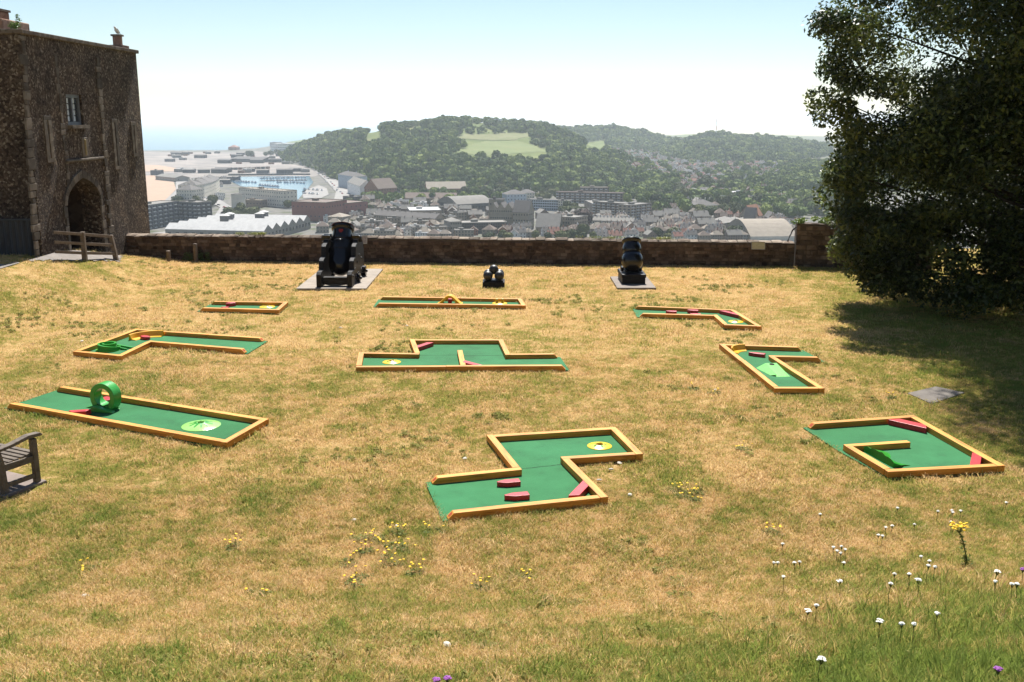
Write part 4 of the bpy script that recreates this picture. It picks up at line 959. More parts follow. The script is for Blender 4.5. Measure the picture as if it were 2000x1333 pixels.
# spiral
p = z0(212, 684); sp = thing('spiral_obstacle', (p.x, p.y, CZ), 'dark green snail-shaped spiral on the bent lane with a yellow corner curve', 'spiral', rz=math.radians(-12)); mb = MB(); V = []; n = 44
for k in range(n + 1):
    q = k / n; a = math.pi * .5 - q * math.pi * 3.4; r_ = .09 + .15 * (1 - q) ** .8 ; z1 = .05 + .10 * sstep(0, .4, q); cx, cy = r_ * math.cos(a), r_ * math.sin(a); th = .022
    if k == 0: pass
    V += [(cx * (1 + th / r_), cy * (1 + th / r_), 0), (cx * (1 + th / r_), cy * (1 + th / r_), z1), (cx * (1 - th / r_), cy * (1 - th / r_), z1), (cx * (1 - th / r_), cy * (1 - th / r_), 0)]
fs = [(4 * k + i, 4 * k + (i + 1) % 4, 4 * k + 4 + (i + 1) % 4, 4 * k + 4 + i) for k in range(n) for i in range(4)] + [(0, 3, 2, 1), (4 * n, 4 * n + 1, 4 * n + 2, 4 * n + 3)]
mb.add(V, [f[::-1] for f in fs]); mb.build('wall', GRN, sp, smooth=35)
MB().lathe([(.25, .0), (.25, .02), (.13, .035), (.03, .04)], 28, cap1=True).build('floor_dish', LIME, sp, smooth=40)
mb = MB(); mb.extrude([(.05, .26, 0), (.42, .26, 0), (.42, .26, .03), (.05, .26, .075)], (0, -.05, 0)); mb.extrude([(.05, .10, 0), (.38, .10, 0), (.38, .10, .03), (.05, .10, .075)], (0, -.04, 0)); mb.build('entry_wall', GRN, sp, bevel=.004)
# yellow corner curves
def curve_bank(px, py, R, a0, a1, label, m):
    p = z0(px, py); root = thing('corner_curve', (p.x, p.y, CZ), label, 'curve'); mb = MB(); V = []; n = 16; prof = [(R - .16, .0), (R - .15, .012), (R - .06, .03), (R - .025, .125), (R, .13), (R + .012, .0)]; m_ = len(prof)
    for k in range(n + 1):
        a = a0 + (a1 - a0) * k / n; V += [(r_ * math.cos(a), r_ * math.sin(a), z) for r_, z in prof]
    fs = [(k * m_ + i, k * m_ + i + 1, (k + 1) * m_ + i + 1, (k + 1) * m_ + i) for k in range(n) for i in range(m_ - 1)] + [tuple(range(m_))[::-1], tuple(n * m_ + i for i in range(m_))]
    mb.add(V, [f[::-1] for f in fs] if a1 < a0 else fs); mb.build('banked_wall', m, root, smooth=35); return root
curve_bank(298, 667, .56, math.radians(84), math.radians(170), 'yellow banked curve in the corner of the lane with the green spiral', paint('amber_plastic', (.78, .40, .02), (.74, .36, .02), .3))
curve_bank(1466, 692, .40, math.radians(95), math.radians(178), 'yellow banked curve in the corner of the lane with the hole ramp', paint('amber_plastic', (.78, .40, .02)))
# hole ramp
p = z0(1518, 727); hr_ = thing('hole_ramp', (p.x, p.y, CZ), 'pale green ramp with a hole at its top', 'ramp', rz=math.radians(-84)); mb = MB()
mb.add([(-.34, -.15, 0), (.36, -.15, 0), (.36, .12, 0), (-.34, .12, 0), (-.32, -.13, .10), (.30, -.13, .022), (.30, .10, .022), (-.32, .10, .10), (-.36, -.28, 0), (.26, -.22, 0)], [(0, 4, 5, 1), (1, 5, 6, 2), (2, 6, 7, 3), (3, 7, 4, 0), (4, 7, 6, 5), (0, 1, 9, 8)])
mb.add([(-.32, -.13, .099), (.28, -.13, .02), (.24, -.22, .002), (-.34, -.30, .002)], [(0, 1, 2, 3)]); mb.build('slope', paint('ramp_lime', (.17, .58, .12), (.15, .5, .10), .3), hr_, smooth=20)
MB().lathe([(.05, -.002), (.05, .003)], 18, Matrix.Translation((-.25, -.02, .093)) @ Matrix.Rotation(math.radians(7.2), 4, 'Y')).build('hole', HOLE, hr_)
# scoop ramp
p = z0(1722, 897); sr = thing('scoop_ramp', (p.x, p.y, CZ), 'green fluted scoop ramp against the side beam of the broad lane', 'ramp', rz=math.radians(-76)); mb = MB(); V = []; nx_, ny_ = 10, 12
for i in range(nx_ + 1):
    f = i / nx_
    for j in range(ny_ + 1):
        q = j / ny_; x = -.36 + .72 * f + .03 * math.sin(q * 6); y = .30 * q * (.75 + .25 * math.sin(f * 7)) - .05; z = .004 + .115 * (1 - q) ** 1.4 * (.65 + .35 * math.sin(math.pi * f)) + .012 * math.sin(f * 24) * (1 - q); V.append((x, y, z))
m_ = ny_ + 1; fs = [(i * m_ + j, (i + 1) * m_ + j, (i + 1) * m_ + j + 1, i * m_ + j + 1) for i in range(nx_) for j in range(ny_)]
o = len(V); fs += [(i * m_, o + i, o + i + 1, (i + 1) * m_) for i in range(nx_)]; V += [(V[i * m_][0], V[i * m_][1] - .02, 0) for i in range(nx_ + 1)]
fs += [tuple(nx_ * m_ + j for j in range(m_)) + (o + nx_,), tuple(j for j in range(m_))[::-1] + (o,)]
mb.add(V, fs); mb.build('fluted_slope', paint('scoop_green', (.03, .27, .03), (.025, .22, .025), .28), sr, smooth=35)

# ================================================================== CANNONS, BALLS, BENCH, FENCE
GUN = mat('black_gun_paint', (.006, .006, .007), (.010, .009, .010), 12, rough=.22, spec=.45, bump=.12, bscale=60)
GUN2 = mat('carriage_paint', (.006, .006, .007), (.010, .009, .010), 9, rough=.5, spec=.22, bump=.2, bscale=50)
SLAB = mat('plinth_slab', (.33, .28, .23), (.24, .205, .17), 3, rough=.9, bump=.3, bscale=50)
# tall mortar on its stepped carriage
a = at(600, 562); b_ = at(713, 567); cx = (at(583, 565).x + at(713, 567).x) / 2; y0 = at(650, 567).y; y1 = 31.9; wsl = 2.0
ps = thing('stone_plinth', (cx, (y0 + y1) / 2, 0), 'flat pale stone plinth under the tall mortar carriage', 'plinth')
for k, (f0, f1) in enumerate(((0, .3), (.305, .65), (.655, 1))):
    MB().box((0, (f0 + f1 - 1) / 2 * (y1 - y0), .02), (wsl, (f1 - f0) * (y1 - y0), .06)).build('slab', SLAB, ps, bevel=.008)
mx0 = (at(616, 562).x + at(690, 566).x) / 2
mo = thing('mortar_cannon', (mx0 + .03, y0 + .12, .05), 'tall black mortar with red muzzle on a stepped carriage', 'cannon')
steps = [(0, .0), (0, .36), (.10, .44), (.42, .46), (.46, .70), (.56, .76), (.86, .78), (.92, 1.06), (1.02, 1.12), (1.28, 1.14), (1.34, 1.22), (2.1, 1.24), (2.35, 1.05), (2.5, .7), (2.5, 0), (2.25, 0), (2.15, .12), (.55, .12), (.45, .0)]
for s in (-1, 1):
    mb = MB(); x = s * .44
    P = [(x - .072, y, z) for y, z in steps]; mb.extrude(P, (.144, 0, 0)); ck = mb.build('cheek', GUN2, mo, bevel=.02)
    for yb, zb in ((.25, .3), (.6, .45), (1.0, .6), (1.45, .75), (1.9, .6), (1.2, .25), (.7, .22), (1.8, .28)):
        MB().lathe([(.035, 0), (.035, .018), (.02, .03)], 8, Matrix.Translation((x + s * .072, yb, zb)) @ Matrix.Rotation(math.radians(90 * s), 4, 'Y')).build('bolt', GUN, mo)
    for yw, rw in ((.95, .13), (2.15, .16)):
        MB().lathe([(.03, -.06), (rw, -.05), (rw, .05), (.05, .06), (.04, .1)], 18, Matrix.Translation((x + s * .12, yw, rw + .01)) @ Matrix.Rotation(math.radians(90 * s), 4, 'Y')).build('truck_wheel', GUN, mo, smooth=40)
    for yc in (1.42, 1.72): MB().box((x, yc, 1.30), (.24, .10, .10)).build('cap_square', GUN, mo, bevel=.02)
    MB().tube([(s * .36, 1.58, 1.22), (s * .6, 1.58, 1.22)], .1, 16).build('trunnion', GUN, mo, smooth=40)
for yy, zz in ((.30, .16), (1.95, .2)): MB().box((0, yy, zz), (.72, .2, .22)).build('transom', GUN2, mo, bevel=.012)
EL = math.radians(57); M = Matrix.Translation((0, 1.42, .90)) @ Matrix.Rotation(-(math.pi / 2 - EL), 4, 'X')
mb = MB(); mb.lathe([(.02, -.80), (.16, -.78), (.27, -.70), (.335, -.56), (.35, -.4), (.35, -.1), (.375, -.08), (.375, -.02), (.345, .0), (.33, .25), (.35, .27), (.35, .33), (.30, .36), (.285, .62), (.30, .64), (.335, .67), (.345, .74), (.32, .77), (.24, .775)], 36, M, cap1=False); mb.build('barrel', GUN, mo, smooth=40)
mb = MB(); mb.lathe([(.24, .775), (.24, .74), (.12, .745)], 30, M, cap0=False); mb.build('muzzle_plug', mat('red_tampion', (.42, .03, .03), (.32, .02, .02), 6, rough=.35), mo, smooth=40)
mb = MB(); mb.lathe([(.348, .7701), (.30, .785), (.245, .78)], 36, M, cap0=False, cap1=False); mb.build('muzzle_rim', mat('red_rim', (.36, .05, .05), rough=.35), mo, smooth=40)
# painted crest on the barrel, facing the carriage tail
mb = MB(); V = []
for i in range(5):
    for j in range(5):
        a_ = -math.pi / 2 + (j - 2) / 2 * .22 * (1 if i > 1 else .4 + .3 * i); V.append(M @ Vector((.297 * math.cos(a_) if False else (.300 - .004 * i / 4) * math.cos(a_), (.300 - .004 * i / 4) * math.sin(a_), .44 + .028 * i)))
mb.add(V, [(i * 5 + j, i * 5 + j + 1, (i + 1) * 5 + j + 1, (i + 1) * 5 + j) for i in range(4) for j in range(4)]); mb.build('painted_crest', mat('crest_red', (.30, .03, .015), (.18, .02, .012), 12, rough=.45), mo, smooth=True)
mb = MB(); mb.tube([M @ Vector((-.1, -.34, .12)), M @ Vector((-.1, -.44, .14)), M @ Vector((.1, -.44, .14)), M @ Vector((.1, -.34, .12))], .025, 8); mb.build('lifting_handle', GUN, mo, smooth=True)

# round mortar on its block
pa_, pb_, pc_ = at(1203, 561), at(1278, 565), at(1186, 541)
psl = thing('stone_plinth', ((pa_.x + pb_.x) / 2 + .02, 29.3, 0), 'flat grey stone plinth under the round mortar', 'plinth')
MB().box((0, -.05, .02), (1.12, 2.1, .06)).build('slab', mat('plinth_slab_grey', (.24, .20, .17), (.17, .145, .125), 3, rough=.9, bump=.3, bscale=50), psl, bevel=.01)
mc = at(1238, 559)
rm = thing('mortar_cannon', (mc.x, mc.y + .62, .05), 'squat round-breeched black mortar on a square iron bed', 'cannon')
MB().box((0, 0, .09), (.68, 1.15, .18)).build('bed', GUN2, rm, bevel=.015); MB().box((0, 0, .235), (.72, 1.2, .11)).build('bed_top', GUN2, rm, bevel=.02)
MB().box((0, .1, .32), (.42, .5, .07)).build('trunnion_block', GUN2, rm, bevel=.03)
for s in (-1, 1): MB().box((s * .27, .16, .35), (.08, .3, .13)).build('cheek', GUN2, rm, bevel=.03)
EL = math.radians(62); M = Matrix.Translation((0, -.06, .62)) @ Matrix.Rotation(-(math.pi / 2 - EL), 4, 'X'); R0 = .325
prof = [(R0 * math.sin(q), -R0 * math.cos(q)) for q in np.linspace(.06, math.pi - .90, 18)] + [(.262, .205), (.262, .225), (.245, .232)]
prof += [(math.sqrt(.285 ** 2 - (h - .36) ** 2), h) for h in np.linspace(.235, .49, 11)] + [(.238, .50), (.236, .54), (.262, .575), (.282, .60), (.287, .63), (.272, .655), (.20, .657)]
mb = MB(); mb.lathe(prof, 40, M, cap1=False); mb.build('barrel', GUN, rm, smooth=35)
mb = MB(); mb.lathe([(.20, .657), (.20, .45), (.05, .43)], 30, M, cap0=False); mb.build('bore', mat('bore_black', (.008, .008, .008), rough=.9), rm, smooth=40)
MB().lathe([(.255, .20), (.272, .206), (.272, .224), (.255, .232)], 40, M, cap0=False, cap1=False).build('moulding_ring', GUN, rm, smooth=40)

# cannonballs
bc = at(964, 562); BR_ = .14
bx_ = thing('ball_plinth', (bc.x, bc.y + .34, 0), 'low dark iron block that carries the cannonballs', 'plinth'); MB().box((0, 0, .065), (.64, .68, .17)).build('block', GUN2, bx_, bevel=.012); MB().box((0, 0, .165), (.56, .6, .03)).build('tray', GUN2, bx_, bevel=.01)
BALL = mat('iron_ball', (.018, .018, .019), (.03, .027, .025), 14, rough=.42, spec=.5, bump=.25, bscale=45)
mb = MB(); mb.lathe([(BR_ * math.sin(q), -BR_ * math.cos(q)) for q in np.linspace(.03, math.pi - .03, 18)], 28); me = mb.mesh('cannonball'); me.materials.append(BALL); me.shade_smooth()
for dx, dy, dz, lab in ((-.165, -.165, 0, 'black iron cannonball in the lower layer of the pile, mortar side front'), (.165, -.165, 0, 'black iron cannonball in the lower layer of the pile, round mortar side front'), (-.165, .165, 0, 'black iron cannonball in the lower layer of the pile, tall mortar side toward the wall'), (.165, .165, 0, 'black iron cannonball in the lower layer of the pile, round mortar side toward the wall'), (0, 0, 1, 'black iron cannonball resting on top of the other four')):
    o = bpy.data.objects.new('cannonball', me); COL.objects.link(o); o.location = (bc.x + dx, bc.y + .34 + dy, .18 + BR_ + dz * (math.sqrt((2 * BR_) ** 2 - 2 * .165 ** 2) if (2 * BR_) ** 2 > 2 * .165 ** 2 else .15)); tag(o, lab, 'cannonball', 'cannonballs piled on the iron block')

# paving stone let into the turf under the tree's edge
pq = [on_ground(x, y) for x, y in ((1772, 769), (1828, 756), (1884, 768), (1820, 790))]; pc = sum(pq, Vector((0, 0, 0))) / 4; mb = MB(); mb.prism([(p.x - pc.x, p.y - pc.y) for p in pq], -.03, .012); o = mb.build('turf_slab', mat('turf_slab_stone', (.17, .15, .13), (.12, .105, .09), 4, rough=.95, bump=.3), bevel=.006); o.location = pc; tag(o, 'flat grey paving slab let into the turf at the edge of the tree shadow', 'paving')  # stone colour darkened in place of the tree shadow that falls short
TURF_SLAB = [(p.x, p.y) for p in pq]
# weathered bench at the left edge
OAK = mat('weathered_oak', (.17, .14, .11), (.09, .072, .057), 7, rough=.85, bump=.6, bscale=25)
f_ = on_ground(82, 944); bk = on_ground(24, 985)
d = Vector((f_.x - bk.x, f_.y - bk.y)); rzb = math.atan2(d.y, d.x) - math.pi / 2        # local +y = front of the bench
rzb = math.radians(-27)
be = thing('park_bench', (f_.x, f_.y, f_.z + .005), 'weathered grey timber bench seen from behind at the lawn edge', 'bench', rz=rzb)
LB = 1.7; DB = .56; AH = .66
def slat(c, s, nm, mtx=None, **kw): return MB().box(c, s, M=mtx).build(nm, OAK, be, bevel=.008, **kw)
for x in (-.04, -LB + .04):
    slat((x, -.04, AH / 2 - .02), (.075, .075, AH - .02), 'leg')
    mb = MB(); mb.extrude([(x - .037, -DB + .0, 0), (x - .037, -DB + .08, 0), (x - .037, -DB + .06, .42), (x - .037, -DB - .06, .98), (x - .037, -DB - .13, .98), (x - .037, -DB - .02, .40)], (.075, 0, 0)); mb.build('rear_post', OAK, be, bevel=.008)
    mb = MB(); q = [(.09, AH), (.05, AH + .035), (-.12, AH + .045), (-.36, AH + .0), (-DB + .0, AH - .02), (-DB + .0, AH - .06), (-.36, AH - .045), (-.12, AH - .005), (.05, AH - .012)]; mb.extrude([(x - .05, y, z) for y, z in q][::-1], (.1, 0, 0)); mb.build('arm_rest', OAK, be, bevel=.008)
    slat((x, -DB / 2, .36), (.045, DB - .13, .09), 'seat_rail'); slat((x, -DB / 2, .12), (.045, DB - .13, .06), 'stretcher')
for k in range(6): slat((-LB / 2, -.03 - k * .088, .43 - .006 * k), (LB - .1, .07, .025), 'seat_slat')
slat((-LB / 2, -.04, .375), (LB - .16, .03, .09), 'front_rail')
for zz, yy in ((.93, -DB - .075), (.5, -DB + .02)): slat((-LB / 2, yy, zz), (LB - .12, .035, .08), 'back_rail')
for k in range(14): 
    x = -.12 - k * (LB - .24) / 13; MBk = MB(); MBk.extrude([(x - .022, -DB + .015, .54), (x - .022, -DB + .035, .54), (x - .022, -DB - .06, .89), (x - .022, -DB - .08, .89)], (.044, 0, 0)); MBk.build('back_slat', OAK, be)
pl = [on_ground(x, y) for x, y in ((107, 916), (60, 958))]
bs = thing('paving_slab', (f_.x, f_.y, 0), 'pale worn paving under the bench', 'paving', rz=rzb)
zs = float(ground_h(f_.x - .6, f_.y - .3)); MB().box((-.97, -.27, zs + .0), (2.0, .66, .06)).build('slab', mat('bench_paving', (.24, .19, .165), (.17, .14, .12), 4, rough=.95, bump=.3), bs, bevel=.01)

# timber fence before the doorway
FT = mat('fence_timber', (.20, .155, .115), (.12, .09, .068), 8, rough=.85, bump=.5, bscale=30)
f1, f2, f3 = on_ground(166, 509), on_ground(228, 509), on_ground(112, 507)
fh = 50 / F * f1.length * 1.03
fe = thing('timber_fence', (0, 0, 0), 'three-rail timber fence before the pointed doorway', 'fence')
for p, nm, lean, hh in ((f1, 'post', 0, fh), (f2, 'post', -.12, fh * .94)):
    mb = MB(); mb.prism([(p.x - .07, p.y - .06), (p.x + .07, p.y - .06), (p.x + .07, p.y + .06), (p.x - .07, p.y + .06)], p.z - .1, p.z + hh, top=[(p.x - .06 + lean, p.y - .06), (p.x + .06 + lean, p.y - .06), (p.x + .06 + lean, p.y + .06), (p.x - .06 + lean, p.y + .06)]); mb.build(nm, FT, fe, bevel=.012)
for hz_ in (.93, .60, .27):
    for p, q, o1, o2 in ((f3, f1, 0, 0), (f1, f2, 0, -.12 * hz_)):
        A_ = Vector((p.x + o1, p.y - .08, p.z + fh * hz_)); B_ = Vector((q.x + o2, q.y - .08, q.z + fh * hz_ * (.97 if q is f2 else 1))); dd = B_ - A_; an = math.atan2(dd.y, dd.x); mb = MB()
        M3 = dd.normalized().to_track_quat('X', 'Z').to_matrix(); mb.box((A_ + B_) / 2, (dd.length - .01, .045, .085), M=M3); mb.build('rail', FT, fe, bevel=.008)
# bollards
for px, py, top_, lab, wd in ((330, 510, 491, 'short weathered timber bollard by the boundary wall', .12), (383, 512, 478, 'taller weathered timber bollard among weeds by the wall', .13)):
    p = on_ground(px, py); h = (py - top_) / F * p.length * 1.02; bo = thing('timber_bollard', p, lab, 'bollard')
    MB().lathe([(wd * .62, -.05), (wd * .6, h * .80), (wd * .5, h * .82), (wd * .5, h * .87), (wd * .6, h * .89), (wd * .58, h * .95), (wd * .35, h)], 12).build('post', FT, bo, smooth=40)
p = on_ground(378, 512); WEED = leaf_mat('weed_leaf', (.05, .09, .02), (.10, .16, .04), (.18, .22, .07)); r = random.Random(2)
for px, n_, lab in ((372, 5, 'leafy weeds round the taller bollard'), (395, 4, 'low weeds along the wall foot beside the taller bollard')):
    p = on_ground(px, 511); wd_ = thing('weed_clump', p, lab, 'weeds'); cs = [(r.uniform(-.2, .2), r.uniform(-.08, .1), r.uniform(.06, .3)) for _ in range(n_ + 3)]
    mb = MB(); [mb.tube([(c[0] * .5, c[1] * .5, 0), c], [.006, .003], 4) for c in cs]; mb.build('stem', WEED, wd_); V, Q = leaf_cloud(cs, [.09] * len(cs), 420, .028, 5); link('foliage', np_mesh('foliage', V, quads=Q), WEED, wd_)

# ================================================================== WOODS ON THE HILLS
def crown_mesh(name, R, H, n, leaf, seed, core=True):
    """far tree crown: leaf clumps over a lumpy body"""
    g = np.random.default_rng(seed); V = []; Q = []
    lob = g.normal(size=(9, 3)); lob /= np.linalg.norm(lob, axis=1)[:, None]; lob[:, 2] = np.abs(lob[:, 2]) * .8 - .1
    d = g.normal(size=(n, 3)); d /= np.linalg.norm(d, axis=1)[:, None]
    s = .72 + .34 * np.max(np.clip(d @ lob.T, 0, 1) ** 4, axis=1) * g.uniform(.85, 1.1, n)
    p = d * s[:, None] * np.array([R, R, H / 2]) + np.array([0, 0, H * .55])
    nn = d + g.normal(size=(n, 3)) * .45; nn /= np.linalg.norm(nn, axis=1)[:, None]
    t1 = np.cross(nn, g.normal(size=(n, 3))); t1 /= np.linalg.norm(t1, axis=1)[:, None]; t2 = np.cross(nn, t1); sz = leaf * g.uniform(.6, 1.3, n)[:, None]
    VV = np.stack([p - t1 * sz, p - t2 * sz * .8, p + t1 * sz, p + t2 * sz * .8], 1).reshape(-1, 3)
    a = np.linspace(0, 2 * math.pi, 11)[:-1]; e = np.linspace(-1.35, 1.4, 7)
    B = np.array([[math.cos(x) * math.cos(y), math.sin(x) * math.cos(y), math.sin(y)] for y in e for x in a])
    sb = .62 + .26 * np.max(np.clip(B @ lob.T, 0, 1) ** 4, axis=1); BV = B * sb[:, None] * np.array([R, R, H / 2]) + np.array([0, 0, H * .55])
    k = len(VV); q2 = [(k + i * 10 + j, k + i * 10 + (j + 1) % 10, k + (i + 1) * 10 + (j + 1) % 10, k + (i + 1) * 10 + j) for i in range(6) for j in range(10)]
    return np_mesh(name, np.concatenate([VV, BV]), quads=np.concatenate([np.arange(len(VV)).reshape(-1, 4), np.array(q2)]))
def far_leaf(name, a, b_, c, rnd=True):
    m, t, b = new_mat(name); oi = N(t, 'ShaderNodeObjectInfo'); geo = N(t, 'ShaderNodeNewGeometry')
    n = N(t, 'ShaderNodeTexNoise'); n.inputs['Scale'].default_value = .35; n.inputs['Detail'].default_value = 3; t.links.new(geo.outputs['Position'], n.inputs['Vector'])
    ad = N(t, 'ShaderNodeMath', operation='MULTIPLY_ADD'); ad.inputs[1].default_value = .55; ad.inputs[2].default_value = 0; t.links.new(oi.outputs['Random'], ad.inputs[0])
    m2 = N(t, 'ShaderNodeMath', operation='MULTIPLY_ADD'); m2.inputs[1].default_value = .45; t.links.new(n.outputs['Fac'], m2.inputs[0]); t.links.new(ad.outputs[0], m2.inputs[2])
    r = ramp(t, [(.15, a), (.45, b_), (.85, c)]); t.links.new(m2.outputs[0], r.inputs['Fac']); t.links.new(r.outputs[0], b.inputs['Base Color']); b.inputs['Roughness'].default_value = .8; b.inputs['Specular IOR Level'].default_value = .2
    return m
WOOD = far_leaf('wood_foliage', (.028, .056, .009), (.085, .138, .022), (.26, .30, .06))
cm = [crown_mesh('crown', 6.2, 11.5, 210, 1.25, 31), crown_mesh('crown', 5.0, 12.5, 190, 1.15, 32), crown_mesh('crown', 6.8, 10, 220, 1.3, 33), crown_mesh('bush', 4.2, 5.5, 110, 1.0, 34)]
for x in cm: x.materials.append(WOOD)
FIELDS = [[(890, 299), (915, 284), (945, 276), (1010, 275), (1045, 284), (1078, 299), (985, 303)], [(885, 271), (905, 262), (1030, 259), (1040, 266), (1010, 274), (950, 274)], [(712, 268), (722, 254), (742, 251), (748, 264), (735, 273)],
          [(1128, 292), (1160, 276), (1190, 272), (1178, 292)]]
pts = []; sc_ = []; va = []
def seed_wood(n, u0, u1, d0, d1, which, size, thr=.0, dens_seed=4, minh=6):
    u = rng.uniform((u0 - 1000) / 1975, (u1 - 1000) / 1975, n); d = np.sqrt(rng.uniform(d0 ** 2, d1 ** 2, n)); y = d / np.sqrt(1 + u * u); x = u * y
    H = hill_parts(u, d); z = terrain_h(x, y); ok = (z > TOWN + minh)
    if which is not None: ok &= H[which] >= np.maximum.reduce(H) - .01
    dc = np.interp(u, HILLS[which]['u'], HILLS[which]['dc']) if which is not None else 1e9
    ok &= d < dc * 1.06
    ok &= vnoise(x, y, 1 / 60., dens_seed) > thr
    for zz_ in (1, 5, 10):
        px, py = project(x, y, z + zz_)
        for f in FIELDS: ok &= ~in_poly(px, py, f)
    x, y, z = x[ok], y[ok], z[ok]; s = size * rng.uniform(.5, 1.35, len(x)) * (.75 + .5 * vnoise(x, y, 1 / 90., 8))
    v = rng.choice([0, 1, 2, 3], len(x), p=[.36, .26, .24, .14])
    pts.append(np.stack([x, y, z - .8], -1)); sc_.append(np.stack([s, s, s * rng.uniform(.85, 1.2, len(x))], -1)); va.append(v)
seed_wood(11500, 550, 1385, 1250, 2650, 0, 1.0, .19, minh=.6)
seed_wood(6200, 950, 1430, 2300, 3600, 1, 1.35, .12, minh=1)
seed_wood(6500, 1265, 1760, 2200, 3200, 2, 1.25, .10, minh=1)
seed_wood(4800, 1405, 1800, 1450, 2150, 3, 1.0, .10, minh=.6)
seed_wood(3400, 1140, 1760, 4300, 5600, 4, 2.2, .1)
P_ = np.concatenate(pts); S_ = np.concatenate(sc_); V_ = np.concatenate(va); R_ = np.stack([rng.normal(0, .05, len(P_)), rng.normal(0, .05, len(P_)), rng.uniform(0, 6.28, len(P_))], -1)
scatter('hillside_wood', P_, R_, S_, V_, cm, 'dense green woodland covering the hills beyond the town', 'woodland')
# pale pasture on the hill terraces
PAST = mat('pasture', (.105, .135, .036), (.135, .15, .048), .03, coords='World', rough=.95); PAST2 = mat('dry_pasture', (.15, .145, .06), (.11, .125, .042), .03, coords='World', rough=.95)
def hill_hit(px, py):
    r = ray(px, py); h = math.hypot(r.x, r.y); d = np.linspace(1000, 2800, 1800); x = r.x / h * d; y = r.y / h * d; z = EYE + r.z / h * d
    e = z - terrain_h(x, y); k = int(np.argmax(e < 0)); return x[k], y[k]
for f, m_, lab in zip(FIELDS[:3], (PAST, PAST2, PAST2), ('bright green pasture on the hill terrace', 'dry grassy bank above the green pasture', 'dry grass clearing near the seaward end of the hill')):
    W = [hill_hit(*p) for p in f]
    xs = np.arange(min(w_[0] for w_ in W), max(w_[0] for w_ in W), 5.0); ys = np.arange(min(w_[1] for w_ in W), max(w_[1] for w_ in W), 5.0); X, Y = np.meshgrid(xs, ys); ins = in_poly(X, Y, W); Z = terrain_h(X, Y) + .6
    nx = len(xs); Q = [(j * nx + i, j * nx + i + 1, (j + 1) * nx + i + 1, (j + 1) * nx + i) for j in range(len(ys) - 1) for i in range(nx - 1) if ins[j, i] and ins[j + 1, i + 1]]
    if Q: me = np_mesh('pasture', np.stack([X, Y, Z], -1).reshape(-1, 3), quads=Q); me.shade_smooth(); tag(link('pasture', me, m_), lab, 'field', kind='structure')

# ================================================================== TOWN
def tm(name, c, f=.8): return mat('town_' + name, c, tuple(x * f for x in c), .25, rough=.85, rnd=.10, detail=3)
TM = dict(slate=tm('slate_wall', (.10, .105, .125)), white=tm('white_wall', (.78, .76, .72)), cream=tm('cream_wall', (.70, .64, .53)), brick=tm('brick_wall', (.30, .14, .09)), brown=tm('brown_wall', (.22, .165, .13)), grey=tm('grey_wall', (.30, .275, .24)),
          stone=tm('stone_wall', (.30, .25, .19)), dark=tm('dark_wall', (.09, .09, .095)), blue=tm('pale_blue_wall', (.48, .53, .58)), red=tm('red_brick', (.26, .095, .08)),
          r_grey=tm('grey_roof', (.20, .185, .165)), r_slate=tm('slate_roof', (.105, .095, .09)), r_brown=tm('brown_roof', (.15, .11, .088)), r_white=tm('white_roof', (.50, .49, .47)), r_red=tm('red_roof', (.22, .10, .07)), r_tan=tm('tan_roof', (.25, .21, .165)), r_orange=tm('orange_roof', (.34, .15, .085)))
WIN = mat('town_window', (.045, .052, .062), (.03, .035, .04), 1, rough=.12, spec=.5); BALC = mat('town_balcony', (.55, .55, .54), rough=.7)
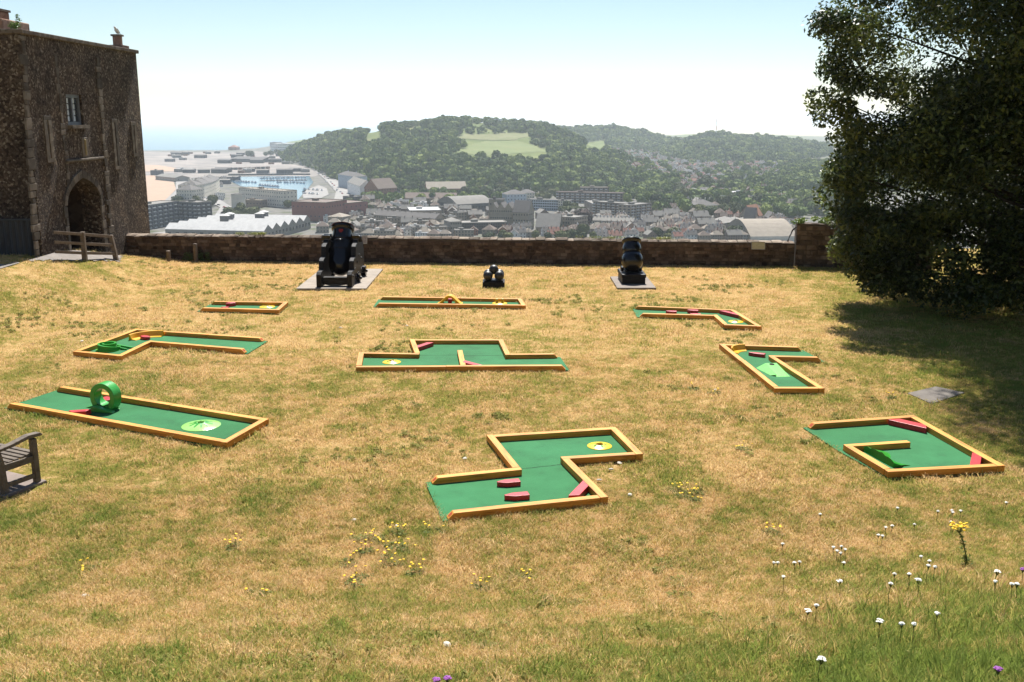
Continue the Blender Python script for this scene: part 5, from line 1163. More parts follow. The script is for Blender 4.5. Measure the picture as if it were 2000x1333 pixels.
def box_house(L, Dp, H, roof, pitch=.5, rows=2, cols=3, win=(1.1, 1.4), chim=0, balc=False, bays=3, over=.4):
    """meshes for a building, front along +x at y = 0, depth toward +y"""
    wall, rf, wn, bc = MB(), MB(), MB(), MB()
    wall.box((L / 2, Dp / 2, H / 2 - 1), (L, Dp, H + 2))
    if roof == 'flat':
        for c, s in (((L / 2, .15, H + .35), (L + .2, .5, .7)), ((L / 2, Dp - .15, H + .35), (L + .2, .5, .7)), ((0.0, Dp / 2, H + .35), (.5, Dp - .4, .7)), ((L, Dp / 2, H + .35), (.5, Dp - .4, .7))): rf.box(c, s)
        rf.box((L / 2, Dp / 2, H + .08), (L - .3, Dp - .5, .16))
        if L > 14: rf.box((L * .35, Dp * .55, H + 1.2), (min(6, L * .2), min(4, Dp * .4), 2.2))
    elif roof == 'gable':
        h = Dp / 2 * pitch; o = over
        rf.add([(-o, -o, H - o * pitch), (L + o, -o, H - o * pitch), (L + o, Dp / 2, H + h), (-o, Dp / 2, H + h), (-o, Dp + o, H - o * pitch), (L + o, Dp + o, H - o * pitch)], [(0, 1, 2, 3), (3, 2, 5, 4)])
        rf.add([(-o, -o, H - o * pitch + .3), (L + o, -o, H - o * pitch + .3), (L + o, Dp / 2, H + h + .3), (-o, Dp / 2, H + h + .3), (-o, Dp + o, H - o * pitch + .3), (L + o, Dp + o, H - o * pitch + .3)], [(0, 1, 2, 3), (3, 2, 5, 4)])
        for x in (0, L): wall.add([(x, 0, H), (x, Dp, H), (x, Dp / 2, H + h - .02)], [(0, 1, 2)])
    elif roof == 'hip':
        q = min(Dp, L) / 2; h = q * pitch; o = over
        if L >= Dp: R = [(q, Dp / 2, H + h), (L - q, Dp / 2, H + h)]
        else: R = [(L / 2, q, H + h), (L / 2, Dp - q, H + h)]
        B = [(-o, -o, H), (L + o, -o, H), (L + o, Dp + o, H), (-o, Dp + o, H)]
        rf.add(B + R, [(0, 1, 5, 4), (1, 2, 5), (2, 3, 4, 5), (3, 0, 4)] if L >= Dp else [(0, 1, 4), (1, 2, 5, 4), (2, 3, 5), (3, 0, 4, 5)])
    elif roof == 'saw':
        w_ = L / bays; h = w_ / 2 * pitch
        for k in range(bays):
            x0 = k * w_; rf.add([(x0, -.3, H), (x0 + w_ / 2, -.3, H + h), (x0 + w_, -.3, H), (x0, Dp + .3, H), (x0 + w_ / 2, Dp + .3, H + h), (x0 + w_, Dp + .3, H)], [(0, 1, 4, 3), (1, 2, 5, 4)])
            wall.add([(x0, 0, H), (x0 + w_, 0, H), (x0 + w_ / 2, 0, H + h - .05)], [(0, 1, 2)])
    elif roof == 'vault':
        n = 10
        V = [(x, Dp * k / n, H + Dp * .16 * math.sin(math.pi * k / n)) for x in (-.3, L + .3) for k in range(n + 1)]
        rf.add(V, [(k, n + 1 + k, n + 2 + k, k + 1) for k in range(n)] + [tuple(range(n + 1)), tuple(range(n + 1, 2 * n + 2))[::-1]])
    for k in range(chim):
        x = L * (k + .5) / chim if chim > 1 else L * .06 + .4; hh = (Dp / 2 * pitch if roof in ('gable', 'hip') else 0); wall.box((x, Dp / 2 + .2, H + hh + .5), (1.0, .7, 2.0)); wall.box((x, Dp / 2 + .2, H + hh + 1.7), (.5, .3, .5))
    ww, wh = win
    for r_ in range(rows):
        z = H * (r_ + .55) / rows
        for c in range(cols):
            x = L * (c + .5) / cols; wn.box((x, -.02, z), (min(ww, L / cols * .7), .14, min(wh, H / rows * .62)))
            if balc and c % 2 == 0: bc.box((x, -.55, z - wh * .55), (L / cols * .9, 1.1, .9))
        ns = max(1, int(Dp / max(L / cols, 2.5)))
        for c in range(ns):
            y = Dp * (c + .5) / ns
            for x in (-.02, L + .02): wn.box((x, y, z), (.14, min(ww, Dp / ns * .7), min(wh, H / rows * .62)))
    return wall, rf, wn, bc
def bld(name, label, x0, y0, x1, y1, top, dep, roof, wall, roofm, rows, cols, cat='building', group=None, **kw):
    """front foot edge between two picture points on the town level, row of the eaves at its middle"""
    p = at(x0, y0, TOWN); q = at(x1, y1, TOWN); d = q - p; L = d.length; mid = (p + q) / 2
    H = max(4.0, EYE + ray((x0 + x1) / 2, top).z * (mid.y / ray((x0 + x1) / 2, top).y) - TOWN)
    root = thing(name, p, label, cat, group, rz=math.atan2(d.y, d.x)); a, b_, c, e = box_house(L, dep, H, roof, rows=rows, cols=cols, **kw)
    a.build('wall', TM[wall], root); b_.build('roof', TM[roofm], root)
    if c.v: tag(c.build('window', WIN, root), kind='stuff')
    if e.v: tag(e.build('balcony', BALC, root), kind='stuff')
    return root
big = (2.4, 1.8)
# seafront
bld('apartment_block', 'long wing of the dark grey flats with white balconies nearest the gatehouse', 290, 449, 352, 438, 398, 20, 'flat', 'slate', 'r_grey', 6, 12, win=(2, 1.8), balc=True)
bld('apartment_block', 'middle wing of the dark grey flats', 353, 438, 386, 440, 396, 18, 'flat', 'slate', 'r_grey', 6, 7, win=(2, 1.8), balc=True)
bld('apartment_block', 'end wing of the dark grey flats facing the car park', 387, 440, 416, 437, 396, 30, 'flat', 'dark', 'r_grey', 6, 6, win=(2, 1.8), balc=True)
bld('terrace_block', 'cream terrace end block with a hipped slate roof behind the dark grey flats', 346, 398, 376, 399, 371, 22, 'hip', 'cream', 'r_slate', 4, 6, chim=3)
for k, (xa, ya, xb, yb, tp) in enumerate(((386, 392, 400, 389, 361), (400, 389, 413, 384, 358), (413, 384, 423, 378, 355), (423, 378, 430, 371, 351))):
    bld('crescent_house', 'white seafront crescent house curving toward the marina', xa, ya, xb, yb, tp, 24, 'hip', 'cream', 'r_slate', 4, 5, chim=2, cat='house', group='houses of the white seafront crescent')
bld('tower_block', 'plain cream narrow tower block beside the marina hotel', 453, 411, 474, 411, 381, 14, 'flat', 'cream', 'r_grey', 0, 0)
bld('marina_hotel', 'long white terrace with many windows in front of the marina basin', 468, 398, 554, 406, 371, 20, 'flat', 'cream', 'r_tan', 4, 20, chim=9)
bld('low_building', 'low red-brown building behind the cream tower block', 475, 405, 512, 406, 392, 12, 'flat', 'brown', 'r_tan', 1, 6)
HALL = bld('market_hall', 'sprawling white-roofed hall with a row of gables', 516, 472, 607, 447, 440, 90, 'saw', 'grey', 'r_white', 1, 14, bays=6, pitch=.55, win=(3, 3))
HW = [c for c in HALL.children if c.name.startswith('roof')][0].data.vertices; HX = max(v.co.x for v in HW); HY = max(v.co.y for v in HW); HZ_ = max(v.co.z for v in HW)
for px, py in ((.42, .62), (.58, .66), (.66, .38), (.82, .42)):
    p = Matrix.Rotation(HALL.rotation_euler.z, 3, 'Z') @ Vector((px * HX, py * HY, 0)) + HALL.location; p.z = TOWN + HZ_ - 1.5; v = thing('roof_ventilator', p, 'dark square ventilator with white cap on the white-roofed hall', 'ventilator', 'ventilators on the white-roofed hall'); MB().box((0, 0, 2.5), (7, 7, 5)).build('housing', TM['dark'], v); mb = MB(); mb.add([(-4.2, -4.2, 5), (4.2, -4.2, 5), (4.2, 4.2, 5), (-4.2, 4.2, 5), (0, 0, 6.6)], [(0, 1, 4), (1, 2, 4), (2, 3, 4), (3, 0, 4), (3, 2, 1, 0)]); mb.build('cap', TM['r_white'], v)
bld('brick_store', 'large plain red brick store block beside the market hall', 571, 431, 637, 434, 396, 40, 'flat', 'red', 'r_brown', 2, 8)
bld('brick_store', 'stepped red brick block at the road side of the large store', 625, 424, 673, 428, 397, 34, 'flat', 'red', 'r_brown', 2, 6)
bld('pavilion', 'small tan hip-roofed house below the red brick store', 641, 440, 669, 441, 424, 18, 'hip', 'stone', 'r_tan', 1, 4, pitch=.4)
bld('shed', 'low flat car park kiosk beside the grey flats', 358, 452, 392, 446, 441, 14, 'flat', 'dark', 'r_white', 0, 0)
bld('seafront_pavilion', 'long low grey-roofed seafront pavilion at the beach', 304, 352, 342, 356, 346, 25, 'gable', 'grey', 'r_grey', 1, 6, pitch=.25)
bld('seafront_pavilion', 'dark square seafront building among the quays', 294, 343, 312, 343, 334, 22, 'flat', 'slate', 'r_grey', 2, 5)
bld('ferry_terminal', 'long white stepped terminal building above the far quay', 543, 296, 593, 295, 281, 60, 'flat', 'white', 'r_white', 3, 16, win=(5, 1.8))
bld('control_building', 'square dark control building beside the white terminal', 527, 287, 546, 287, 279, 40, 'flat', 'grey', 'r_grey', 2, 4, win=(5, 3))
bld('transit_shed', 'long white transit shed at the foot of the hill', 605, 319, 650, 319, 314, 30, 'gable', 'white', 'r_white', 1, 8, pitch=.2)
bld('transit_shed', 'long dark blue quay shed behind the marina', 452, 317, 515, 318, 311, 40, 'gable', 'dark', 'r_slate', 0, 0, pitch=.2)
bld('transit_shed', 'low grey quay shed with a flat roof near the beach strip', 340, 337, 372, 337, 331, 30, 'flat', 'grey', 'r_white', 1, 8)
bld('station', 'pinkish harbour station with small towers on the far mole', 446, 294, 462, 294, 288, 40, 'hip', 'brick', 'r_red', 2, 6, chim=2)
for k in range(9):
    px = 447 + k * 9; bld('container_stack', 'small dark freight shed on the quay behind the marina', px, 333 - k * .3, px + 6, 333 - k * .3, 329, 10, 'flat', ('brown', 'slate', 'brick')[k % 3], 'r_brown', 0, 0, cat='shed', group='freight sheds on the marina quay')
# foot of the hill
bld('white_house', 'tall white house with stepped grey roofs at the hill foot by the dual carriageway', 661, 366, 692, 372, 343, 20, 'hip', 'blue', 'r_slate', 3, 5, chim=2, cat='house')
bld('white_house', 'white gabled house below the tall one by the dual carriageway', 679, 378, 704, 388, 360, 18, 'gable', 'white', 'r_grey', 3, 4, pitch=.8, cat='house')
bld('dark_building', 'dark low building at the hill foot beside the white gabled house', 688, 398, 714, 396, 385, 18, 'flat', 'dark', 'r_slate', 2, 5)
bld('brick_mill', 'brick gabled mill with a dark front at the hill foot', 739, 391, 776, 388, 368, 26, 'gable', 'brick', 'r_brown', 3, 7, pitch=.9)
bld('long_mill', 'long brick mill with a pale scalloped roof', 834, 384, 911, 383, 369, 30, 'gable', 'brick', 'r_tan', 2, 16, pitch=.55)
bld('long_mill', 'long low brown range in front of the scalloped-roof mill', 790, 399, 890, 400, 388, 20, 'gable', 'brown', 'r_brown', 2, 18, pitch=.6)
bld('modern_hall', 'dark modern hall with a sloping grey roof', 893, 416, 962, 412, 398, 45, 'vault', 'dark', 'r_grey', 1, 12, win=(4, 2))
bld('white_cube', 'pale boxy building with a bright white flat roof in the middle of the town', 801, 431, 862, 430, 412, 40, 'flat', 'stone', 'r_white', 1, 6)
bld('terrace_row', 'long grey terrace with rows of small windows before the pale boxy building', 731, 440, 850, 448, 424, 16, 'gable', 'stone', 'r_slate', 3, 26, chim=10)
bld('office_block', 'dark banded office block low by the wall coping', 898, 457, 990, 455, 436, 22, 'flat', 'dark', 'r_grey', 4, 20, win=(2.6, 1.3))
bld('office_block', 'grey block with a pale hipped roof beside the dark banded office', 880, 460, 902, 459, 433, 18, 'hip', 'grey', 'r_grey', 3, 5)
bld('town_hall', 'dark gothic hall with steep gables and a square tower', 957, 446, 1000, 447, 407, 20, 'saw', 'stone', 'r_slate', 3, 10, bays=3, pitch=1.4)
bld('town_hall', 'square dark tower of the gothic hall', 955, 443, 985, 443, 391, 14, 'flat', 'stone', 'r_slate', 3, 4)
bld('town_hall', 'lower stone wing of the gothic hall toward the brown flats', 1001, 448, 1032, 449, 415, 20, 'gable', 'stone', 'r_slate', 3, 6, pitch=1.0)
bld('chapel', 'stone hall with a broad grey slate roof close behind the wall coping', 1046, 458, 1092, 459, 444, 24, 'gable', 'stone', 'r_grey', 1, 6, pitch=.9)
bld('villa', 'white and blue villa at the foot of the wooded hill', 990, 401, 1028, 400, 380, 20, 'hip', 'blue', 'r_slate', 3, 6)
bld('villa', 'cream villa behind the white and blue one', 1014, 394, 1044, 394, 377, 16, 'hip', 'cream', 'r_slate', 3, 6, chim=2)
bld('council_flats', 'pale four-storey flats with long window bands', 1029, 410, 1090, 412, 391, 14, 'flat', 'blue', 'r_grey', 4, 14, win=(2.6, 1.6))
bld('council_flats', 'cream end block of the pale four-storey flats', 1090, 413, 1116, 413, 393, 14, 'flat', 'cream', 'r_grey', 4, 6)
bld('brown_flats', 'long upper range of brown brick flats with white balcony bands', 1086, 396, 1216, 399, 377, 14, 'flat', 'brown', 'r_brown', 4, 26, win=(2.6, 1.6), balc=True)
bld('brown_flats', 'rear range of brown brick flats on the hill foot', 1134, 381, 1200, 381, 367, 14, 'flat', 'brown', 'r_tan', 3, 14, win=(2.6, 1.6), balc=True)
bld('brown_flats', 'lower front range of brown brick flats with white balcony bands', 1158, 420, 1234, 426, 397, 14, 'flat', 'brown', 'r_grey', 5, 16, win=(2.6, 1.6), balc=True)
bld('brown_flats', 'angled left wing of the lower brown brick flats', 1141, 411, 1159, 420, 396, 14, 'flat', 'brown', 'r_grey', 5, 6, win=(2.6, 1.6))
bld('brown_flats', 'end tower of the lower brown brick flats with pale panels', 1232, 430, 1272, 425, 400, 16, 'flat', 'stone', 'r_grey', 5, 8, win=(2.6, 1.6), balc=True)
bld('arched_block', 'tall stone block with arched window rows beside the copper tree', 1085, 452, 1122, 455, 425, 22, 'flat', 'stone', 'r_grey', 4, 8)
bld('terrace_row', 'white Victorian terrace with many chimneys below the brown flats', 1152, 446, 1236, 449, 432, 12, 'gable', 'white', 'r_grey', 2, 18, chim=12)
bld('mansion', 'large cream mansion with chimneys among trees in the valley', 1358, 419, 1402, 417, 402, 24, 'hip', 'cream', 'r_slate', 3, 9, chim=5)
bld('school', 'long brown block with a pale roof beyond the mansion', 1423, 388, 1474, 389, 377, 26, 'flat', 'brick', 'r_white', 2, 12)
bld('school', 'long dark green-grey range beside the brown school block', 1365, 383, 1424, 385, 374, 16, 'gable', 'slate', 'r_slate', 2, 14, pitch=.5)
bld('church', 'stone church with a steep orange tiled roof', 1470, 434, 1489, 431, 422, 15, 'gable', 'stone', 'r_orange', 2, 5, pitch=1.4)
bld('church', 'grey stone church nave with a steep slate roof beside the orange-roofed one', 1452, 439, 1472, 440, 427, 14, 'gable', 'stone', 'r_slate', 2, 5, pitch=1.4)
bld('church', 'gabled grey stone chapel close to the tall wall end', 1500, 441, 1516, 441, 426, 18, 'saw', 'stone', 'r_slate', 2, 3, bays=1, pitch=1.4)
bld('white_house', 'white mock-timbered house beside the tall wall end', 1514, 452, 1556, 450, 436, 12, 'saw', 'white', 'r_slate', 2, 10, bays=4, pitch=1.2, cat='house')
bld('warehouse', 'long pale grey warehouse roof behind the terraces', 1372, 444, 1452, 448, 437, 60, 'saw', 'grey', 'r_grey', 1, 12, bays=4, pitch=.25)
bld('sports_hall', 'wide beige curved roof just above the wall coping', 1466, 472, 1556, 471, 462, 70, 'vault', 'cream', 'r_tan', 0, 0)
bld('church_tower', 'white church tower standing in the far valley', 1199, 326, 1207, 326, 309, 8, 'flat', 'white', 'r_white', 2, 2)
bld('hilltop_fort', 'low pale fort building on the crest of the hill', 952, 300, 974, 300, 297, 8, 'flat', 'white', 'r_grey', 1, 8)
o = bpy.data.objects['hilltop_fort']; hx, hy = o.location.x, o.location.y; k_ = 2180 / math.hypot(hx, hy); o.location = (hx * k_, hy * k_, float(terrain_h(np.array([hx * k_]), np.array([hy * k_]))[0]) + 4)
# house kinds for the streets
kinds = []
specs = [('white', 'r_slate', 'gable', 'white rendered'), ('brick', 'r_brown', 'gable', 'red brick'), ('stone', 'r_brown', 'hip', 'brown-roofed stone'), ('cream', 'r_red', 'gable', 'cream walled'), ('grey', 'r_tan', 'hip', 'tan-roofed grey'), ('brown', 'r_grey', 'gable', 'brown brick'), ('white', 'r_white', 'flat', 'flat-roofed white'), ('stone', 'r_grey', 'flat', 'flat-roofed stone')]
for k, (wl_, rf_, ty, nm) in enumerate(specs):
    r = random.Random(k); L_ = (11, 9, 14, 10, 15, 18, 16, 20)[k]; a, b2, c, e = box_house(L_, 9 + k % 3 * 2, (6, 6, 7, 5.5, 6.5, 8, 7.5, 9)[k], ty, pitch=.75, rows=2 if k < 5 else 3, cols=max(2, L_ // 3), chim=2 if ty != 'flat' else 0)
    ms_ = []
    for bb, mm, n_ in ((a, TM[wl_], 'wall'), (b2, TM[rf_], 'roof'), (c, WIN, 'window')): me = bb.mesh(n_); me.materials.append(mm); ms_.append((n_, me))
    kinds.append((ms_, nm, L_))
def joined(k):
    V = []; Fs = []; mi = []; out = bpy.data.meshes.new('far_house')
    for j, (n_, me) in enumerate(kinds[k][0]):
        o = len(V); V += [tuple(v.co) for v in me.vertices]; Fs += [tuple(i + o for i in p.vertices) for p in me.polygons]; mi += [j] * len(me.polygons); out.materials.append(me.materials[0])
    out.from_pydata(V, [], Fs); out.polygons.foreach_set('material_index', mi); out.update(); return out
occ = []
def house(px, py, k, district, rz, s=1.0):
    p = at(px, py, TOWN); ms_, nm, L_ = kinds[k]
    root = thing('town_house', (p.x, p.y, TOWN), f'{nm} house among the {district}', 'house', f'{nm} houses among the {district}', rz=rz); root.scale = (s * .74, s * .74, s * .8)
    for n_, me in ms_:
        o = bpy.data.objects.new(n_, me); COL.objects.link(o); o.parent = root
        if n_ == 'window': o['kind'] = 'stuff'
BLOCK = [(420, 462, 800, 432, 430), ]
solid = []          # footprints (picture boxes) already taken by the named buildings
for o in list(bpy.data.objects):
    if o.type == 'EMPTY' and o.get('category') in ('building', 'house', 'shed') and o.location.y > 500:
        w_ = next((c for c in o.children if c.name.startswith('wall')), None)
        if w_: co = [v.co for v in w_.data.vertices]; solid.append((o.location.copy(), o.rotation_euler.z, max(c.x for c in co), max(c.y for c in co)))
def free(p, mrg):
    for l, rz, L_, D_ in solid:
        d = p - l; x = d.x * math.cos(-rz) - d.y * math.sin(-rz); y = d.x * math.sin(-rz) + d.y * math.cos(-rz)
        if -mrg - 8 < x < L_ + mrg and -mrg - 8 < y < D_ + mrg: return False
    return all((p - q).length > dd for q, dd in occ)
r = random.Random(40)
def district(poly, n, name, ks, base_rz, spacing, s=1.0):
    x0 = min(p[0] for p in poly); x1 = max(p[0] for p in poly); y0 = min(p[1] for p in poly); y1 = max(p[1] for p in poly); k = 0; t_ = 0
    while k < n and t_ < n * 60:
        t_ += 1; x, y = r.uniform(x0, x1), r.uniform(y0, y1)
        if not in_poly(np.array([x]), np.array([y]), poly)[0]: continue
        p = at(x, y, TOWN)
        if not free(p, 3): continue
        occ.append((p, spacing)); house(x, y, r.choice(ks), name, base_rz + r.choice((0, 0, 0, math.pi / 2)) + r.uniform(-.15, .15), s * r.uniform(.85, 1.2)); k += 1
district([(610, 462), (640, 436), (700, 400), (760, 402), (790, 404), (880, 404), (900, 420), (880, 462)], 84, 'crowded streets below the mill', [0, 1, 2, 4, 5, 6, 7, 7], .15, 11)
district([(690, 470), (700, 448), (890, 450), (890, 470)], 30, 'roofs just above the wall behind the tall mortar', [1, 2, 4, 5, 6, 7], -.1, 11)
district([(1000, 470), (1000, 450), (1160, 448), (1290, 430), (1370, 432), (1470, 445), (1470, 475)], 98, 'terraced streets behind the round mortar', [0, 0, 1, 3, 4, 2, 5], .08, 10)
district([(1240, 435), (1290, 420), (1330, 405), (1360, 430), (1450, 425), (1550, 440), (1560, 460), (1300, 455)], 50, 'houses round the churches', [0, 1, 3, 4, 2, 1], -.2, 12)
# the far valley: houses and garden trees too small to tell apart
def valley_pts(polys, n, sd):
    g = np.random.default_rng(sd); out = []
    for poly, q in zip(polys, n):
        a = np.array(poly, float); x = g.uniform(a[:, 0].min(), a[:, 0].max(), q * 4); y = g.uniform(a[:, 1].min(), a[:, 1].max(), q * 4); ok = in_poly(x, y, poly)
        for xx, yy in list(zip(x[ok], y[ok]))[:q]: p = at(xx, yy, TOWN); out.append((p.x, p.y, max(TOWN, float(terrain_h(np.array([p.x]), np.array([p.y]))[0]) - .5)))
    return np.array(out)
VP = [[(1205, 352), (1190, 318), (1225, 298), (1330, 298), (1400, 312), (1410, 350), (1370, 372), (1330, 366), (1260, 350)], [(1390, 350), (1400, 322), (1560, 322), (1570, 345), (1480, 352)], [(1330, 402), (1360, 372), (1480, 375), (1650, 388), (1650, 412), (1480, 395)]]
Pv = valley_pts(VP, (600, 160, 80), 3); nv = len(Pv)
scatter('valley_houses', Pv, np.stack([np.zeros(nv), np.zeros(nv), .5 + rng.normal(0, .25, nv) + rng.choice([0, 1.57], nv)], -1), np.repeat(rng.uniform(.7, 1.05, nv)[:, None], 3, 1), rng.integers(0, 4, nv), [joined(k) for k in (0, 1, 3, 6)], 'far rows of small houses filling the valley between the hills', 'houses')
Pv = valley_pts(VP + [[(1270, 372), (1340, 360), (1400, 372), (1400, 420), (1330, 425)], [(1180, 376), (1290, 372), (1330, 400), (1290, 425), (1220, 398)], [(700, 392), (850, 382), (1000, 388), (1030, 400), (880, 402), (720, 404)], [(1400, 402), (1420, 378), (1560, 385), (1640, 395), (1640, 430), (1480, 428)], [(1395, 376), (1405, 342), (1540, 342), (1570, 372), (1480, 384)]], (140, 120, 110, 40, 110, 70, 150, 110), 5); nv = len(Pv)
Ph = valley_pts([[(690, 415), (760, 404), (900, 410), (1000, 420), (1160, 432), (1330, 425), (1460, 432), (1540, 445), (1540, 464), (700, 464)], [(1085, 432), (1100, 414), (1160, 425), (1240, 432), (1280, 430), (1280, 450), (1085, 450)]], (200, 60), 9); Ph = np.array([p for p in Ph if free(Vector(p), 2)]); nh = len(Ph)
scatter('back_street_houses', Ph, np.stack([np.zeros(nh), np.zeros(nh), rng.normal(.05, .2, nh) + rng.choice([0, 1.57], nh)], -1), np.repeat(rng.uniform(.55, .85, nh)[:, None], 3, 1), rng.integers(0, 5, nh), [joined(k) for k in (0, 1, 2, 4, 5)], 'crowded small back street roofs filling the gaps of the town', 'houses')
scatter('valley_trees', Pv, np.stack([np.zeros(nv), np.zeros(nv), rng.uniform(0, 6, nv)], -1), np.repeat(rng.uniform(.7, 1.35, nv)[:, None], 3, 1), rng.integers(0, 4, nv), cm, 'far garden trees between the valley houses', 'trees')
district([(1330, 400), (1400, 378), (1480, 392), (1560, 400), (1560, 425), (1400, 425)], 18, 'gardens beyond the mansion', [0, 2, 4, 5, 1], .1, 26)
district([(350, 375), (390, 360), (440, 345), (445, 365), (435, 395), (380, 395)], 8, 'seafront behind the crescent', [0, 2, 6], .5, 26)
# ------------------------------------------------------------------ single trees in the town
TFOL = far_leaf('town_tree_foliage', (.030, .045, .014), (.06, .08, .022), (.13, .14, .04)); COPP = far_leaf('copper_foliage', (.04, .022, .02), (.06, .032, .028), (.09, .05, .04))
tmesh = []
for k, (R_t, H_t, m_) in enumerate(((6, 11, TFOL), (5, 13, TFOL), (7, 10, TFOL), (9, 17, COPP))):
    cme = crown_mesh('crown', R_t, H_t, 320, .95, 60 + k); cme.materials.append(m_); mb = MB(); mb.tube([(0, 0, -1), (.1, .05, H_t * .25), (0, .1, H_t * .6)], [.45, .33, .15], 6); tme = mb.mesh('trunk'); tme.materials.append(BARK); tmesh.append((cme, tme))
def town_tree(px, py, k, label, group, s=1.0):
    p = at(px, py, TOWN); root = thing('town_tree', (p.x, p.y, TOWN), label, 'tree', group, rz=r.uniform(0, 6)); root.scale = (s, s, s * r.uniform(.85, 1.1))
    for n_, me in zip(('crown', 'trunk'), tmesh[k]): o = bpy.data.objects.new(n_, me); COL.objects.link(o); o.parent = root
town_tree(1141, 448, 3, 'dark copper-leaved tree standing between the terraces', None, 1.15)
def grove(poly, n, label, group, s=1.0, sp=7):
    x0 = min(p[0] for p in poly); x1 = max(p[0] for p in poly); y0 = min(p[1] for p in poly); y1 = max(p[1] for p in poly); k = 0; t_ = 0
    while k < n and t_ < n * 80:
        t_ += 1; x, y = r.uniform(x0, x1), r.uniform(y0, y1)
        if not in_poly(np.array([x]), np.array([y]), poly)[0]: continue
        p = at(x, y, TOWN)
        if not free(p, -1) and t_ < n * 60: continue
        occ.append((p, sp)); town_tree(x, y, r.choice((0, 1, 2)), label, group, s * r.uniform(.7, 1.2)); k += 1
grove([(1260, 422), (1290, 375), (1330, 362), (1345, 372), (1335, 405), (1310, 432), (1285, 432)], 30, 'green tree in the belt beside the valley road', 'trees in the belt beside the valley road', 1.25, 9)
grove([(1365, 432), (1368, 400), (1420, 390), (1500, 395), (1570, 400), (1640, 410), (1640, 430), (1500, 425), (1440, 428)], 40, 'green tree in the gardens beyond the mansion', 'trees in the gardens beyond the mansion', 1.2, 9)
grove([(1330, 345), (1400, 330), (1470, 345), (1420, 372), (1350, 375)], 22, 'green tree among the far valley houses', 'trees among the far valley houses', 1.3, 12)
grove([(340, 396), (352, 402), (420, 402), (428, 398), (420, 410), (345, 408)], 8, 'green tree behind the grey flats', 'trees behind the grey flats', 1.0, 8)
grove([(430, 430), (455, 415), (520, 418), (480, 432), (440, 440)], 14, 'dark green tree beside the white-roofed hall', 'trees beside the white-roofed hall', 1.0, 6)
grove([(555, 402), (575, 396), (575, 404), (556, 410)], 4, 'green tree between the marina hotel and the brick store', 'trees by the marina hotel', .9, 6)
grove([(672, 408), (700, 392), (730, 400), (728, 415), (690, 420)], 10, 'green tree by the road below the white houses', 'trees below the white houses', .9, 8)
grove([(915, 382), (985, 372), (990, 390), (950, 396)], 14, 'green tree at the hill foot beside the mill', 'trees at the hill foot beside the mill', 1.0, 8)
grove([(1045, 392), (1080, 380), (1090, 390), (1050, 400)], 7, 'green tree behind the pale flats', 'trees behind the pale flats', 1.0, 8)
grove([(1098, 418), (1140, 408), (1145, 422), (1100, 428)], 7, 'green tree before the brown flats', 'trees before the brown flats', 1.0, 7)
grove([(950, 466), (1160, 462), (1160, 472), (950, 472)], 12, 'bright green tree just beyond the wall coping', 'trees just beyond the wall', .9, 9)
grove([(1270, 470), (1330, 462), (1330, 474)], 3, 'green bush just beyond the wall by the round mortar', 'bushes beyond the wall by the round mortar', .8, 9)
grove([(1425, 466), (1470, 460), (1470, 470)], 3, 'dark tree before the beige curved roof', 'trees before the beige curved roof', .9, 9)

grove([(640, 455), (700, 410), (880, 408), (890, 455)], 22, 'small green street tree in the crowded streets below the mill', 'street trees below the mill', .65, 6)
grove([(1010, 455), (1160, 440), (1300, 428), (1460, 440), (1460, 465)], 26, 'small green garden tree among the terraced streets', 'garden trees among the terraced streets', .65, 6)
grove([(780, 376), (1000, 382), (1000, 392), (900, 388), (780, 386)], 18, 'green tree in the line above the mill roofs', 'trees in the line above the mill', 1.0, 8)
grove([(460, 309), (540, 303), (600, 312), (596, 318), (540, 310), (470, 314)], 14, 'dark tree in the belt along the far quay', 'trees in the belt along the far quay', 1.6, 14)
# small harbour sheds and stacked freight on the quays
HS = []
for k, (L_, D_, H_, wl_, rf_) in enumerate(((16, 9, 5, 'grey', 'r_white'), (22, 10, 6, 'slate', 'r_grey'), (12, 6, 4, 'brick', 'r_tan'), (30, 12, 7, 'dark', 'r_slate'))):
    a, b2, c, e = box_house(L_, D_, H_, 'gable' if k % 2 else 'flat', pitch=.3, rows=1, cols=4); me1 = a.mesh('wall'); me1.materials.append(TM[wl_]); me2 = b2.mesh('roof'); me2.materials.append(TM[rf_]); HS.append((me1, me2, ('pale flat', 'slate grey', 'small brick', 'long dark')[k]))
for poly, n in (([(290, 300), (500, 299), (560, 305), (590, 316), (560, 325), (450, 322), (300, 318)], 34), ([(350, 338), (440, 336), (600, 334), (606, 340), (440, 341), (350, 345)], 14), ([(370, 350), (440, 347), (445, 360), (400, 366)], 6)):
    k = 0
    while k < n:
        x, y = r.uniform(290, 610), r.uniform(295, 368)
        if not in_poly(np.array([x]), np.array([y]), poly)[0]: continue
        q = r.randrange(4); p = at(x, y, TOWN + .3); root = thing('harbour_shed', p, f'{HS[q][2]} shed on the harbour quays', 'shed', f'{HS[q][2]} sheds on the harbour quays', rz=r.uniform(-.2, .3)); k += 1
        for n_, me in (('wall', HS[q][0]), ('roof', HS[q][1])): o = bpy.data.objects.new(n_, me); COL.objects.link(o); o.parent = root
